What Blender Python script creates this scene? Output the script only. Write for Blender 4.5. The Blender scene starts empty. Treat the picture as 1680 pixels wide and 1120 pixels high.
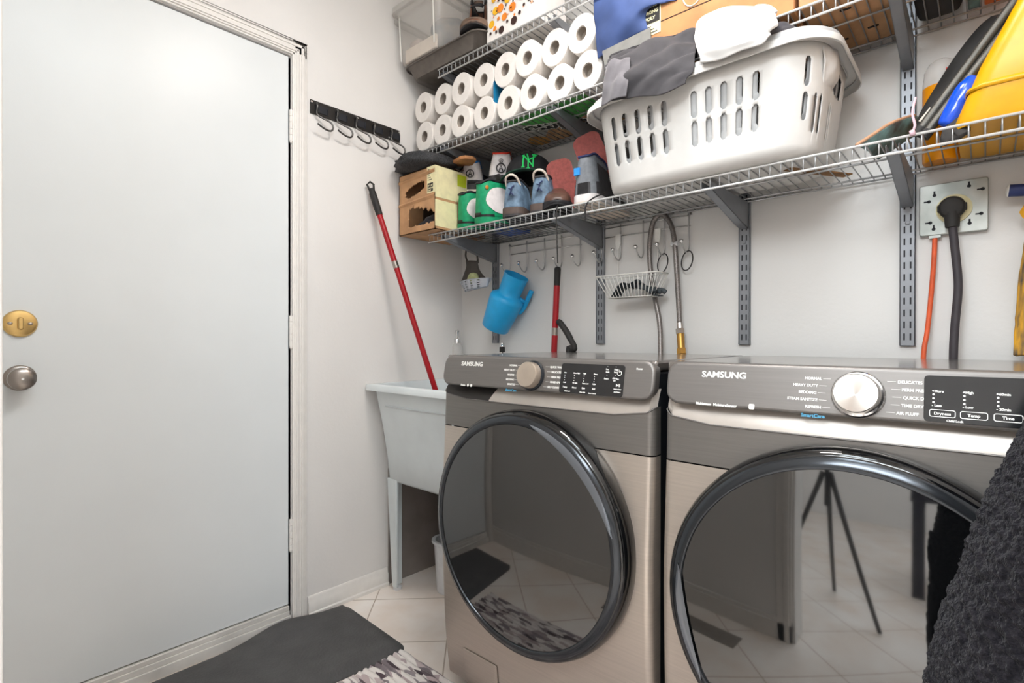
import bpy, bmesh, math, random
from mathutils import Vector, Matrix, noise
random.seed(7)
PI = math.pi
S = bpy.context.scene
COL = S.collection

# ------------------------------------------------------------------ camera
CAM = Vector((1.9191, -1.7676, 1.0538))
YAW, PIT, ROL, FPX = .7315, -.0027, .0013, 865.34
_f = Vector((-math.sin(YAW)*math.cos(PIT), math.cos(YAW)*math.cos(PIT), math.sin(PIT)))
_r = Vector((math.cos(YAW), math.sin(YAW), 0))
_u = _r.cross(_f)
RGT = _r*math.cos(ROL) + _u*math.sin(ROL)
UPV = -_r*math.sin(ROL) + _u*math.cos(ROL)
cd = bpy.data.cameras.new('camera')
cd.sensor_width = 36
cd.lens = FPX/1680*36
cd.clip_start = .02
co = bpy.data.objects.new('camera', cd)
COL.objects.link(co)
mw = Matrix((RGT, UPV, -_f)).transposed().to_4x4()
mw.translation = CAM
co.matrix_world = mw
S.camera = co

# ------------------------------------------------------------------ exposure, world, lights
S.view_settings.view_transform = 'Standard'
S.view_settings.look = 'None'
S.view_settings.gamma = 1
S.view_settings.exposure = 0.04
wd = bpy.data.worlds.new('world')
S.world = wd
wd.use_nodes = True
wd.node_tree.nodes['Background'].inputs[0].default_value = (.8, .88, 1, 1)
wd.node_tree.nodes['Background'].inputs[1].default_value = .35


def area(name, loc, target, size, power, col=(1, 1, 1), sy=None):
    l = bpy.data.lights.new(name, 'AREA')
    l.energy = power
    l.color = col
    l.size = size
    if sy:
        l.shape = 'RECTANGLE'
        l.size_y = sy
    o = bpy.data.objects.new(name, l)
    o.location = loc
    o.rotation_euler = (Vector(target)-Vector(loc)).to_track_quat('-Z', 'Y').to_euler()
    COL.objects.link(o)
    return o


area('ceiling_lamp_light', (1.3, -.82, 2.54), (1.3, -.82, 0), .30, 13, (1, .95, .92))
area('door_wall_fill', (1.5, -1.35, 2.64), (.8, -1.2, 0), .7, 19, (.84, .94, 1))  # added fill that brightens the door wall, no fixture belongs to it
area('next_room_soft_fill', (1.7, -3.1, 2.62), (1.7, -2.6, 0), 1.4, 105, (.89, .955, 1))  # soft fill added beyond the opening, no lamp seen there
area('next_room_front_fill', (1.75, -2.3, 2.6), (1.15, -.3, .9), 1.0, 22, (.89, .955, 1))  # frontal fill added from behind the camera, source unseen
area('daylight_window', (4.2, -2.85, 1.5), (1.2, -2.2, 1.0), 1.1, 60, (.82, .91, 1), 1.2)


def at(px, py, X=None, Y=None, Z=None):
    """point of the place seen at photo pixel (px,py) on the plane X=, Y= or Z="""
    d = _f + RGT*((px-840)/FPX) - UPV*((py-560)/FPX)
    if X is not None:
        t = (X-CAM.x)/d.x
    elif Y is not None:
        t = (Y-CAM.y)/d.y
    else:
        t = (Z-CAM.z)/d.z
    return CAM + d*t


# ------------------------------------------------------------------ materials
def lin(c):
    return tuple(x/12.92 if x <= .04045 else ((x+.055)/1.055)**2.4 for x in c)


def rgb(h):
    return lin(tuple(int(h[i:i+2], 16)/255 for i in (0, 2, 4)))


def mat(name, h, rough=.5, metal=0., nz=.04, nscale=30, bump=0., bscale=200, spec=.5, trans=0., coat=0., ior=1.45,
        emis=None, estr=0, aniso=0., sheen=0., alpha=1., stretch=None, c2=None):
    m = bpy.data.materials.new(name)
    m.use_nodes = True
    nt = m.node_tree
    b = nt.nodes['Principled BSDF']
    I = b.inputs
    col = rgb(h)
    I['Base Color'].default_value = (*col, 1)
    I['Roughness'].default_value = rough
    I['Metallic'].default_value = metal
    I['IOR'].default_value = ior
    I['Specular IOR Level'].default_value = spec
    I['Transmission Weight'].default_value = trans
    I['Coat Weight'].default_value = coat
    I['Alpha'].default_value = alpha
    if sheen:
        I['Sheen Weight'].default_value = sheen
        I['Sheen Roughness'].default_value = .4
    if emis:
        I['Emission Color'].default_value = (*rgb(emis), 1)
        I['Emission Strength'].default_value = estr
    tc = nt.nodes.new('ShaderNodeTexCoord')
    src = tc.outputs['Object']
    if stretch:
        mp = nt.nodes.new('ShaderNodeMapping')
        mp.inputs['Scale'].default_value = stretch
        nt.links.new(src, mp.inputs[0])
        src = mp.outputs[0]
    if nz:
        n = nt.nodes.new('ShaderNodeTexNoise')
        n.inputs['Scale'].default_value = nscale
        n.inputs['Detail'].default_value = 4
        nt.links.new(src, n.inputs['Vector'])
        r = nt.nodes.new('ShaderNodeValToRGB')
        lo = rgb(c2) if c2 else tuple(max(0, x*(1-nz*2.5)) for x in col)
        hi = col if c2 else tuple(min(1, x*(1+nz*2)) for x in col)
        r.color_ramp.elements[0].position = .35
        r.color_ramp.elements[1].position = .65
        r.color_ramp.elements[0].color = (*lo, 1)
        r.color_ramp.elements[1].color = (*hi, 1)
        nt.links.new(n.outputs[0], r.inputs[0])
        nt.links.new(r.outputs[0], I['Base Color'])
    if bump:
        n2 = nt.nodes.new('ShaderNodeTexNoise')
        n2.inputs['Scale'].default_value = bscale
        n2.inputs['Detail'].default_value = 3
        nt.links.new(src, n2.inputs['Vector'])
        bp = nt.nodes.new('ShaderNodeBump')
        bp.inputs['Strength'].default_value = bump
        bp.inputs['Distance'].default_value = .01
        nt.links.new(n2.outputs[0], bp.inputs['Height'])
        nt.links.new(bp.outputs[0], I['Normal'])
    if aniso:
        I['Anisotropic'].default_value = aniso
        tg = nt.nodes.new('ShaderNodeTangent')
        tg.direction_type = 'RADIAL'
        tg.axis = 'Y'
        nt.links.new(tg.outputs[0], I['Tangent'])
    return m


M = {}


def mk(k, *a, **kw):
    M[k] = mat(k, *a, **kw)


mk('wall', 'eae6e2', .6, nz=.012, nscale=2.2, bump=.05, bscale=90)
mk('wall_back', 'e5e3e0', .6, nz=.012, nscale=2.2, bump=.05, bscale=90)
mk('ceiling', 'efece6', .8, nz=.01)
mk('door_paint', 'e3e6e6', .33, nz=.008, nscale=3, bump=.02, bscale=300)
mk('trim_paint', 'ece7e1', .4, nz=.01)
mk('sill_paint', 'dcd8d2', .5, nz=.05, nscale=9)
mk('shaded_bare_board', '8d837d', .8, nz=.06, nscale=6)
mk('black_metal', '2b2826', .45, .3, nz=.03)
mk('steel_wire', 'c4c3c2', .32, .85, nz=.02)
mk('white_wire', 'f2f0ea', .4, nz=.01)
mk('shelf_wire', 'b4b5b6', .35, .6, nz=.02)
mk('shelf_lip', 'dededd', .35, .3, nz=.02)
mk('standard_grey', '8e9196', .42, .55, nz=.02)
mk('slot_dark', '23242a', .6, nz=0)
mk('chrome', 'e2e2e2', .12, 1., nz=0)
mk('satin_nickel', 'a79f98', .28, 1., nz=.02)
mk('brass', 'dcb878', .25, 1., nz=.03)
mk('brass_fitting', 'b58a48', .35, .85, nz=.06)
mk('hose_braid', '8a8481', .4, .7, nz=.15, nscale=400)
mk('graphite', '807c79', .42, .6, nz=.02, nscale=6, stretch=(1, 1, 40))
mk('graphite_dark', '84807c', .4, .65, nz=.02, nscale=6, stretch=(1, 1, 40))
mk('platinum', 'c9beb3', .38, .72, nz=.02, nscale=6, stretch=(1, 1, 40))
mk('band_metal', 'd0c8c0', .36, .5, nz=.01)
mk('side_black', '2f3237', .35, .4, nz=.02)
mk('top_metal', '98938f', .16, .75, nz=.02)
mk('gloss_black', '0b0c0e', .06, 0, nz=0, spec=.6, ior=1.6)
mk('bezel', '44474b', .16, .8, nz=0)
mk('door_glass', '0c0d0e', .04, 0, nz=0, ior=2.25, spec=.5)
mk('recess_dark', '3b3836', .5, .3, nz=.02)
mk('display_black', '17181b', .1, 0, nz=0, ior=1.7)
mk('print_white', 'f4f3ef', .5, nz=0)
mk('print_blue', '4f9fc4', .5, nz=0)
mk('knob_spun', 'e9e6e2', .24, 1., nz=0, aniso=.85)
mk('knob_satin', 'cdbfb0', .35, .75, nz=.02)
mk('sink_plastic', 'dfe5e6', .38, nz=.015, nscale=8)
mk('red_paint', 'a3101c', .3, nz=.06, nscale=8)
mk('rubber_black', '2a2827', .65, nz=.04)
mk('mat_rubber', '535252', .78, nz=.05, nscale=14, bump=.3, bscale=120)
mk('tile', 'fbf3ec', .32, nz=.1, nscale=5, c2='efe0d3')
mk('box_card', 'c0936a', .8, nz=.06, nscale=14, bump=.08, bscale=60)
mk('box_card_orange', 'b98356', .8, nz=.06, nscale=14)
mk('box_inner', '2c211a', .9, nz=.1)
mk('label_cream', 'ece2b4', .6, nz=.03)
mk('label_lime', 'c9d62e', .6, nz=.02)
mk('print_black', '201e1c', .6, nz=0)
mk('paper_roll', 'ece6e0', .85, nz=.012, nscale=40, bump=.15, bscale=260)
mk('roll_core', 'a0968c', .9, nz=.08)
mk('wrap_blue', '1f7fae', .3, nz=.05)
mk('mesh_fabric', '3a3a3c', .8, nz=.25, nscale=260)
mk('sole_tan', 'a9744a', .7, nz=.06)
mk('shoe_green', '119a68', .6, nz=.05, nscale=60, bump=.1)
mk('shoe_white', 'e9e2e1', .5, nz=.03, nscale=50)
mk('shoe_black', '232225', .55, nz=.08, nscale=60)
mk('shoe_darkgrey', '3a383a', .6, nz=.08, nscale=60)
mk('shoe_grey', '7d8187', .65, nz=.05, nscale=60)
mk('shoe_red', 'd43a26', .5, nz=.04)
mk('shoe_blue', '2f72bd', .5, nz=.05)
mk('shoe_navy', '27305a', .6, nz=.08)
mk('shoe_camo', '7f9bb4', .6, nz=.2, nscale=22, c2='3f4f61')
mk('sole_brown', '5a4c46', .6, nz=.05)
mk('sole_maroon', '8d4640', .75, nz=.07, nscale=90, bump=.15, bscale=500)
mk('sole_cream', 'e6d8c9', .6, nz=.03)
mk('gum', 'b98848', .6, nz=.1)
mk('leather_brown', '5b4238', .35, nz=.1, nscale=20)
mk('leather_worn', '6f5a4c', .7, nz=.12, nscale=20)
mk('tag_blue', '2f8fe0', .5, nz=.02)
mk('orange_dot', 'd88a3c', .3, nz=.1)
mk('cap_black', '201f22', .85, nz=.06, nscale=80)
mk('cap_green', '1f4d3a', .85, nz=.05)
mk('embroidery_green', '2bd36a', .6, nz=.05)
mk('basket_white', 'dfdcd8', .42, nz=.01)
mk('liner_grey', 'b9b9b9', .5, nz=.02)
mk('cloth_dark', '434144', .9, nz=.06, nscale=30, sheen=.15)
mk('cloth_grey', '6f6c70', .9, nz=.06, nscale=30, sheen=.3)
mk('cloth_black', '36353c', .9, nz=.06, nscale=30, sheen=.3)
mk('cloth_white', 'dedbd8', .85, nz=.015, nscale=20)
mk('blue_fabric', '3d5080', .75, nz=.08, nscale=10)
mk('grey_board', '84837f', .7, nz=.04)
mk('plastic_blue', '27abe8', .38, nz=.02)
mk('plastic_blue2', '1b58b4', .35, nz=.05)
mk('blue_film', '1552d8', .15, nz=.03, coat=.5)
mk('caddy_strap', '4b4642', .6, nz=.05)
mk('caddy_grey', 'b4b8c0', .5, nz=.02)
mk('sponge', 'b7be8d', .9, nz=.08, nscale=120)
mk('glove', '4a5054', .85, nz=.1, nscale=60)
mk('tote_plastic', 'ece6df', .2, nz=0, alpha=.2)
mk('tote_stuff', '5e6b74', .9, nz=.3, nscale=16, c2='8f8a84')
mk('tote_paper', 'b8aaa2', .9, nz=.1, nscale=10)
mk('tray_dark', '6c655f', .4, .45, nz=.06)
mk('gift_white', 'efeae5', .6, nz=.02)
mk('dot_orange', 'f08a2c', .6, nz=.08)
mk('dot_yellow', 'f5b628', .6, nz=.08)
mk('dot_peach', 'f4b08c', .6, nz=.03)
mk('dot_dark', '3a2420', .6, nz=.05)
mk('pack_green', '5fb45a', .5, nz=.12, nscale=26, c2='3f8a44')
mk('pack_brown', 'bb926a', .6, nz=.15, nscale=26)
mk('pack_grey', 'a9a6a3', .6, nz=.08, nscale=20)
mk('galvanised', 'bfc1bc', .42, .45, nz=.18, nscale=12, c2='9da29d')
mk('orange_cable', 'dd5c30', .5, nz=.05)
mk('cord_dark', '3d383c', .6, nz=.04)
mk('yellow_plastic', 'e2a408', .32, nz=.02)
mk('yellow_tool', 'e7a41c', .4, nz=.04)
mk('yellow_liquid', 'f39a06', .3, nz=.03)
mk('strap_yellow', 'd9a02c', .8, nz=.5, nscale=9, c2='4a4540', stretch=(9, 9, 1.4))
mk('tool_blue', '2d3b6e', .5, nz=.03)
mk('bag_black', '333130', .75, nz=.08, nscale=24)
mk('pole_grey', '56544f', .42, .6, nz=.04)
mk('zip_orange', 'ef7d3c', .6, nz=.02)
mk('peach_edge', 'd9a784', .7, nz=.04)
mk('teal_art', '7fa3a0', .6, nz=.3, nscale=20, c2='52504c')
mk('pink_cord', 'd9b8c4', .8, nz=.02)
mk('wood_brown', '8a6238', .7, nz=.12)
mk('bin_white', 'd8d8da', .3, nz=.02)
mk('fleece', '29272b', 1., nz=.3, nscale=200, spec=.03, sheen=.08, bump=.6, bscale=400, c2='18171b')
mk('lamp_glass', 'fff4e4', .5, nz=0, emis='ffe2c0', estr=5)
mk('dark_wood', '2c2a35', .45, nz=.06)
mk('vent_grey', '8d857c', .6, .3, nz=.03)
mk('sofa_grey', '77747a', .9, nz=.05)
mk('picture', 'b58762', .7, nz=.3, nscale=6, c2='6b4a3a')
mk('clear_gel', 'efece8', .15, nz=0, alpha=.42)
mk('boot_brown', '80543f', .4, nz=.12, nscale=20)
mk('jug_plastic', 'efece8', .15, nz=0, alpha=.2)
mk('hook_metal', '5d5b59', .28, .8, nz=.02)
mk('smudge', 'cfc1b1', .7, nz=.02)


# ------------------------------------------------------------------ mesh builder
class MB:
    def __init__(s, T=None):
        s.v = []
        s.f = []
        s.T = T

    def add(s, vs, fs, T=None):
        n = len(s.v)
        for p in vs:
            p = Vector(p)
            if T is not None:
                p = T @ p
            if s.T is not None:
                p = s.T @ p
            s.v.append(p)
        for f in fs:
            s.f.append(tuple(i+n for i in f))
        return s

    def bx(s, x0, x1, y0, y1, z0, z1, T=None):
        return s.add([(x, y, z) for z in (z0, z1) for y in (y0, y1) for x in (x0, x1)],
                     [(0, 2, 3, 1), (4, 5, 7, 6), (0, 1, 5, 4), (2, 6, 7, 3), (0, 4, 6, 2), (1, 3, 7, 5)], T)

    def box(s, c, d, T=None):
        return s.bx(c[0]-d[0]/2, c[0]+d[0]/2, c[1]-d[1]/2, c[1]+d[1]/2, c[2]-d[2]/2, c[2]+d[2]/2, T)

    def tube(s, pts, r, n=8, closed=False, T=None, caps=True):
        pts = [Vector(p) for p in pts]
        k = len(pts)
        rs = r if isinstance(r, (list, tuple)) else [r]*k
        vs = []
        fs = []
        up = None
        for i, p in enumerate(pts):
            if closed:
                d = pts[(i+1) % k]-pts[i-1]
            else:
                d = pts[min(i+1, k-1)]-pts[max(i-1, 0)]
            d.normalize()
            if up is None:
                up = d.orthogonal().normalized()
            up = (up-d*up.dot(d))
            if up.length < 1e-6:
                up = d.orthogonal()
            up.normalize()
            w = d.cross(up)
            for j in range(n):
                a = 2*PI*j/n
                vs.append(p+(up*math.cos(a)+w*math.sin(a))*rs[i])
        for i in range(k if closed else k-1):
            for j in range(n):
                a = i*n+j
                b = i*n+(j+1) % n
                c = ((i+1) % k)*n+(j+1) % n
                d = ((i+1) % k)*n+j
                fs.append((a, b, c, d))
        if not closed and caps:
            fs.append(tuple(reversed(range(n))))
            fs.append(tuple(range((k-1)*n, k*n)))
        return s.add(vs, fs, T)

    def lathe(s, prof, n=32, T=None, a0=0., a1=2*PI):
        full = abs(a1-a0-2*PI) < 1e-6
        vs = []
        fs = []
        m = n if full else n+1
        for r, z in prof:
            for j in range(m):
                a = a0+(a1-a0)*j/n
                vs.append((max(r, 1e-5)*math.cos(a), max(r, 1e-5)*math.sin(a), z))
        for i in range(len(prof)-1):
            for j in range(n):
                k = (j+1) % m
                fs.append((i*m+j, i*m+k, (i+1)*m+k, (i+1)*m+j))
        return s.add(vs, fs, T)

    def prism(s, poly, z0, z1, T=None):
        n = len(poly)
        vs = [(x, y, z0) for x, y in poly]+[(x, y, z1) for x, y in poly]
        fs = [tuple(reversed(range(n))), tuple(range(n, 2*n))]
        for i in range(n):
            j = (i+1) % n
            fs.append((i, j, n+j, n+i))
        return s.add(vs, fs, T)

    def grid(s, P, cu=False, cv=False, T=None):
        R = len(P)
        C = len(P[0])
        vs = [p for row in P for p in row]
        fs = []
        for i in range(R if cu else R-1):
            for j in range(C if cv else C-1):
                i2 = (i+1) % R
                j2 = (j+1) % C
                fs.append((i*C+j, i*C+j2, i2*C+j2, i2*C+j))
        return s.add(vs, fs, T)

    def ball(s, c, r, n=16, T=None):
        rr = r if isinstance(r, (list, tuple)) else (r, r, r)
        P = []
        for i in range(n//2+1):
            th = PI*i/(n//2)
            P.append([(c[0]+rr[0]*max(math.sin(th), 1e-4)*math.cos(2*PI*j/n), c[1]+rr[1]*max(math.sin(th), 1e-4)*math.sin(2*PI*j/n),
                       c[2]+rr[2]*math.cos(th)) for j in range(n)])
        return s.grid(P, cv=True, T=T)

    def text(s, txt, size, T, depth=.0004, bold=.0, align='LEFT', sx=1., shear=0.):
        cu = bpy.data.curves.new('t', 'FONT')
        cu.body = txt
        cu.size = size
        cu.extrude = depth
        cu.offset = bold
        cu.align_x = align
        cu.align_y = 'BOTTOM_BASELINE'
        cu.resolution_u = 3
        cu.shear = shear
        o = bpy.data.objects.new('t', cu)
        COL.objects.link(o)
        dg = bpy.context.evaluated_depsgraph_get()
        me = bpy.data.meshes.new_from_object(o.evaluated_get(dg))
        vs = [(v.co.x*sx, v.co.y, v.co.z) for v in me.vertices]
        fs = [tuple(p.vertices) for p in me.polygons]
        bpy.data.objects.remove(o)
        bpy.data.curves.remove(cu)
        bpy.data.meshes.remove(me)
        return s.add(vs, fs, T)

    def build(s, name, m, parent=None, smooth=True, bevel=0., ang=40, sub=0, solid=0., segs=2, disp=None, weld=True, **tag):
        if isinstance(m, str):
            m = M[m]
        if parent is None:
            xs = [p.x for p in s.v]
            ys = [p.y for p in s.v]
            org = Vector(((min(xs)+max(xs))/2, (min(ys)+max(ys))/2, min(p.z for p in s.v)))
            vs = [p-org for p in s.v]
        else:
            org = Vector((0, 0, 0))
            inv = wm(parent).inverted()
            vs = [inv @ p for p in s.v]
        me = bpy.data.meshes.new(name)
        me.from_pydata([tuple(p) for p in vs], [], s.f)
        bm = bmesh.new()
        bm.from_mesh(me)
        if weld:
            bmesh.ops.remove_doubles(bm, verts=bm.verts, dist=2e-5)
        bmesh.ops.recalc_face_normals(bm, faces=bm.faces)
        bm.to_mesh(me)
        bm.free()
        me.materials.append(m)
        if smooth:
            me.polygons.foreach_set('use_smooth', [True]*len(me.polygons))
            if ang < 180:
                me.set_sharp_from_angle(angle=math.radians(ang))
        me.update()
        o = bpy.data.objects.new(name, me)
        COL.objects.link(o)
        o.location = org
        if parent is not None:
            o.parent = parent
        if solid:
            md = o.modifiers.new('thickness', 'SOLIDIFY')
            md.thickness = abs(solid)
            md.offset = 1 if solid > 0 else -1
        if sub:
            md = o.modifiers.new('subdivision', 'SUBSURF')
            md.levels = sub
            md.render_levels = sub
        if bevel:
            md = o.modifiers.new('bevel', 'BEVEL')
            md.width = bevel
            md.segments = segs
            md.limit_method = 'ANGLE'
            md.angle_limit = math.radians(35)
        for k, v in tag.items():
            o['category' if k == 'cat' else k] = v
        return o


def wm(o):
    m = o.matrix_basis.copy()
    while o.parent:
        o = o.parent
        m = o.matrix_basis @ m
    return m


def T(name, label, cat, loc=(0, 0, 0), rz=0., group=None):
    o = bpy.data.objects.new(name, None)
    o.empty_display_size = .05
    COL.objects.link(o)
    o.matrix_basis = Matrix.Translation(Vector(loc)) @ Matrix.Rotation(rz, 4, 'Z')
    o['label'] = label
    o['category'] = cat
    if group:
        o['group'] = group
    return o


def copy_tree(o, parent=None):
    c = o.copy()
    COL.objects.link(c)
    if parent is not None:
        c.parent = parent
    for ch in [x for x in bpy.data.objects if x.parent == o]:
        copy_tree(ch, c)
    return c


def frame(p, y, z):
    """matrix at p with local y along y and local z near z"""
    y = Vector(y).normalized()
    z = Vector(z)
    z = (z-y*z.dot(y)).normalized()
    x = y.cross(z)
    m = Matrix((x, y, z)).transposed().to_4x4()
    m.translation = Vector(p)
    return m


def axis(p, d):
    """matrix at p whose z points along d"""
    m = Vector(d).to_track_quat('Z', 'Y').to_matrix().to_4x4()
    m.translation = Vector(p)
    return m


def rrect(x0, x1, y0, y1, r, n=5):
    out = []
    for cx, cy, a in ((x1-r, y1-r, 0), (x0+r, y1-r, 90), (x0+r, y0+r, 180), (x1-r, y0+r, 270)):
        for i in range(n+1):
            t = math.radians(a+90*i/n)
            out.append((cx+r*math.cos(t), cy+r*math.sin(t)))
    return out


def spl(pts, n=8, closed=False):
    """Catmull-Rom through pts"""
    P = [Vector(p) for p in pts]
    k = len(P)
    out = []
    for i in range(k if closed else k-1):
        if closed:
            a, b, c, d = P[i-1], P[i], P[(i+1) % k], P[(i+2) % k]
        else:
            a, b, c, d = P[max(i-1, 0)], P[i], P[i+1], P[min(i+2, k-1)]
        for j in range(n):
            t = j/n
            out.append(.5*((2*b)+(c-a)*t+(2*a-5*b+4*c-d)*t*t+(3*b-a-3*c+d)*t**3))
    if not closed:
        out.append(P[-1])
    return out


def patch(ctrl, nu=6, nv=6, amp=0., fs=12., seed=0, fold=0., along=None):
    """smooth surface through a grid of control points with wrinkle noise"""
    rows = [spl(r, nv) for r in ctrl]
    C = len(rows[0])
    cols = [spl([r[j] for r in rows], nu) for j in range(C)]
    P = [[cols[j][i] for j in range(C)] for i in range(len(cols[0]))]
    R = len(P)
    out = []
    for i in range(R):
        row = []
        for j in range(C):
            p = P[i][j]
            a = P[min(i+1, R-1)][j]-P[max(i-1, 0)][j]
            b = P[i][min(j+1, C-1)]-P[i][max(j-1, 0)]
            nn = a.cross(b)
            nn = nn.normalized() if nn.length > 1e-9 else Vector((0, 0, 1))
            q = p*fs+Vector((seed*7.3, seed*3.1, 0))
            if along:
                ad = Vector(along).normalized()
                q = q-ad*q.dot(ad)*.78
            h = noise.noise(q)+.5*noise.noise(q*2.1)
            if fold:
                h += fold*(1-abs(noise.noise(q*.8)))*1.5
            row.append(p+nn*h*amp)
        out.append(row)
    return out


def struct(o):
    o['kind'] = 'structure'
    return o

# ================================================================== SETTING
RX, RF, RC = 2.16, -1.75, 2.66     # right wall, front wall, ceiling
DY0, DY1, DZ0, DZ1 = -.8653, -1.69, .072, 2.102

fm = M['tile']
nt = fm.node_tree
bs = nt.nodes['Principled BSDF']
old = bs.inputs['Base Color'].links[0].from_socket
ge = nt.nodes.new('ShaderNodeNewGeometry')
mp = nt.nodes.new('ShaderNodeMapping')
mp.inputs['Rotation'].default_value = (0, 0, -PI/4)
mp.inputs['Location'].default_value = (.33, .752, 0)
br = nt.nodes.new('ShaderNodeTexBrick')
br.offset = 0
br.squash = 1
br.inputs['Scale'].default_value = 1
br.inputs['Brick Width'].default_value = .31
br.inputs['Row Height'].default_value = .31
br.inputs['Mortar Size'].default_value = .0024
br.inputs['Mortar Smooth'].default_value = .1
br.inputs['Mortar'].default_value = (*rgb('b8a696'), 1)
nt.links.new(ge.outputs['Position'], mp.inputs[0])
nt.links.new(mp.outputs[0], br.inputs['Vector'])
nt.links.new(old, br.inputs['Color1'])
nt.links.new(old, br.inputs['Color2'])
nt.links.new(br.outputs['Color'], bs.inputs['Base Color'])

struct(MB().bx(-.3, 4.4, -5.2, .12, -.05, 0).build('floor', 'tile', smooth=False))
struct(MB().bx(-.3, 4.4, -5.2, .12, RC, RC+.05).build('ceiling', 'ceiling', smooth=False))
struct(MB().bx(-.12, RX+.1, 0, .1, 0, RC).build('wall_back', 'wall_back', smooth=False))
wl = MB()
wl.bx(-.12, 0, DY0+.006, 0, 0, RC)
wl.bx(-.12, 0, RF-.12, DY1-.006, 0, RC)
wl.bx(-.12, 0, DY1-.006, DY0+.006, DZ1+.005, RC)
wl.bx(-.12, -.045, DY1-.006, DY0+.006, 0, DZ1+.005)
struct(wl.build('wall_left', 'wall', smooth=False))
wf = MB()
wf.bx(0, 1.42, RF-.12, RF, 0, RC)
struct(wf.build('wall_front', 'wall', smooth=False))
struct(MB().bx(RX, RX+.1, -1.87, 0, 0, RC).build('wall_right', 'wall', smooth=False))
struct(MB().bx(-.3, 4.4, -5.2, -5.1, 0, RC).build('wall_far', 'wall', smooth=False))
struct(MB().bx(-.3, -.2, -5.1, -1.87, 0, RC).build('wall_beyond', 'wall', smooth=False))
ws = MB()
ws.bx(4.3, 4.4, -5.1, -3.4, 0, RC).bx(4.3, 4.4, -2.3, .1, 0, RC).bx(4.3, 4.4, -3.4, -2.3, 0, .9).bx(4.3, 4.4, -3.4, -2.3, 2.1, RC)
struct(ws.build('wall_side', 'wall', smooth=False))
struct(MB().bx(RX+.1, 4.4, -1.97, -1.87, 0, RC).build('wall_inner', 'wall', smooth=False))
w1 = struct(MB().bx(4.32, 4.36, -3.4, -3.34, .9, 2.1).bx(4.32, 4.36, -2.36, -2.3, .9, 2.1).bx(4.32, 4.36, -3.4, -2.3, .9, .96)
            .bx(4.32, 4.36, -3.4, -2.3, 2.04, 2.1).bx(4.32, 4.36, -2.87, -2.83, .96, 2.04).build('window_1', 'trim_paint', smooth=False))
MB().bx(4.335, 4.34, -3.34, -2.36, .96, 2.04).build('pane', mat('daylit_glass', 'dfeaf5', .1, nz=0, emis='d6e6ff', estr=3), w1, smooth=False)

# the white door, its hinges, lock and knob
door = struct(MB().bx(-.04, -.004, DY1, DY0, DZ0, DZ1).build('door_1', 'door_paint', bevel=.002))
for zc in (.331, 1.085, 1.845):
    h = MB()
    for i in range(5):
        h.tube([(.006, DY0+.004, zc-.057+i*.0232), (.006, DY0+.004, zc-.057+i*.0232+.0222)], .0062, 12)
    h.ball((.006, DY0+.004, zc-.06), .005, 10)
    h.bx(-.003, .001, DY0+.004, DY0+.012, zc-.055, zc+.055)
    h.build('hinge', 'trim_paint', door, label='white painted butt hinge')
KY = -1.597
TX = axis((-.004, KY, .951), (1, 0, 0))
kb = MB().lathe([(0, 0), (.034, 0), (.034, .004), (.03, .008), (.014, .011), (.012, .028), (.016, .033), (.025, .037), (.0295, .046), (.0285, .055), (.022, .061), (.012, .063), (0, .0632)], 36, TX).build('door_knob', 'satin_nickel', door, label='round satin nickel door knob')
MB().lathe([(0, .0633), (.003, .0633), (.003, .0645), (0, .0645)], 12, TX).build('lock_pin', 'chrome', kb)
TX = axis((-.004, KY, 1.096), (1, 0, 0))
db = MB().lathe([(0, 0), (.036, 0), (.036, .004), (.033, .008), (.026, .0095), (0, .010)], 36, TX).build('deadbolt', 'brass', door, label='round brass deadbolt with thumb turn')
tt = MB().prism(rrect(-.006, .006, -.017, .017, .0058), .010, .027, TX).build('thumb_turn', 'brass', db, bevel=.003)
MB().ball((.006, KY-.02, 1.096), (.002, .006, .004), 10).ball((.006, KY+.02, 1.096), (.002, .006, .004), 10).build('screw', 'satin_nickel', db)
MB().lathe([(0, 0), (.03, 0), (.028, .006), (.02, .012), (0, .015)], 24, axis((-.004, -1.66, .79), (1, 0, 0))).build('latch_guard', 'satin_nickel', door)

# casing: stepped profile, right side, left side and head
cz = MB()
for (w0, w1_, th) in ((0, .055, .012), (.006, .046, .017), (.012, .02, .021), (.03, .04, .02)):
    cz.bx(0, th, DY0+.008+w0, DY0+.008+w1_, 0, DZ1+.007+w1_)
    cz.bx(0, th, DY1-.008-w1_, DY1-.008-w0, 0, DZ1+.007+w1_)
    cz.bx(0, th, DY1-.008-w1_, DY0+.008+w1_, DZ1+.007+w0, DZ1+.007+w1_)
cz.bx(-.05, 0, DY0+.006, DY0+.009, 0, DZ1)
struct(cz.build('trim_1', 'trim_paint', bevel=.002))
si = MB().bx(-.045, .004, DY1, DY0, .052, .068).bx(-.045, .012, DY1-.05, DY0+.004, .0, .034).bx(-.045, .007, DY1, DY0, .034, .052)
struct(si.build('trim_2', 'sill_paint', bevel=.002))
bb = MB()
bb.prism([(0, 0), (.017, 0), (.017, .012), (.012, .016), (.012, .05), (.008, .056), (.008, .068), (.003, .076), (0, .076)], .435, .795,
         Matrix(((1, 0, 0, 0), (0, 0, -1, 0), (0, 1, 0, 0), (0, 0, 0, 1))))
struct(bb.build('baseboard_left', 'trim_paint', bevel=.001))
struct(MB().bx(0, .004, -.43, -.003, 0, .5).build('trim_3', 'shaded_bare_board', smooth=False))  # bare wall panel; its dark colour partly paints in the sink's shadow
fb = MB().bx(0, 1.42, RF, RF+.012, 0, .08).bx(0, 1.42, RF, RF+.008, .08, .1)
struct(fb.build('baseboard_front', 'trim_paint', bevel=.002))
ft = MB()
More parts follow.
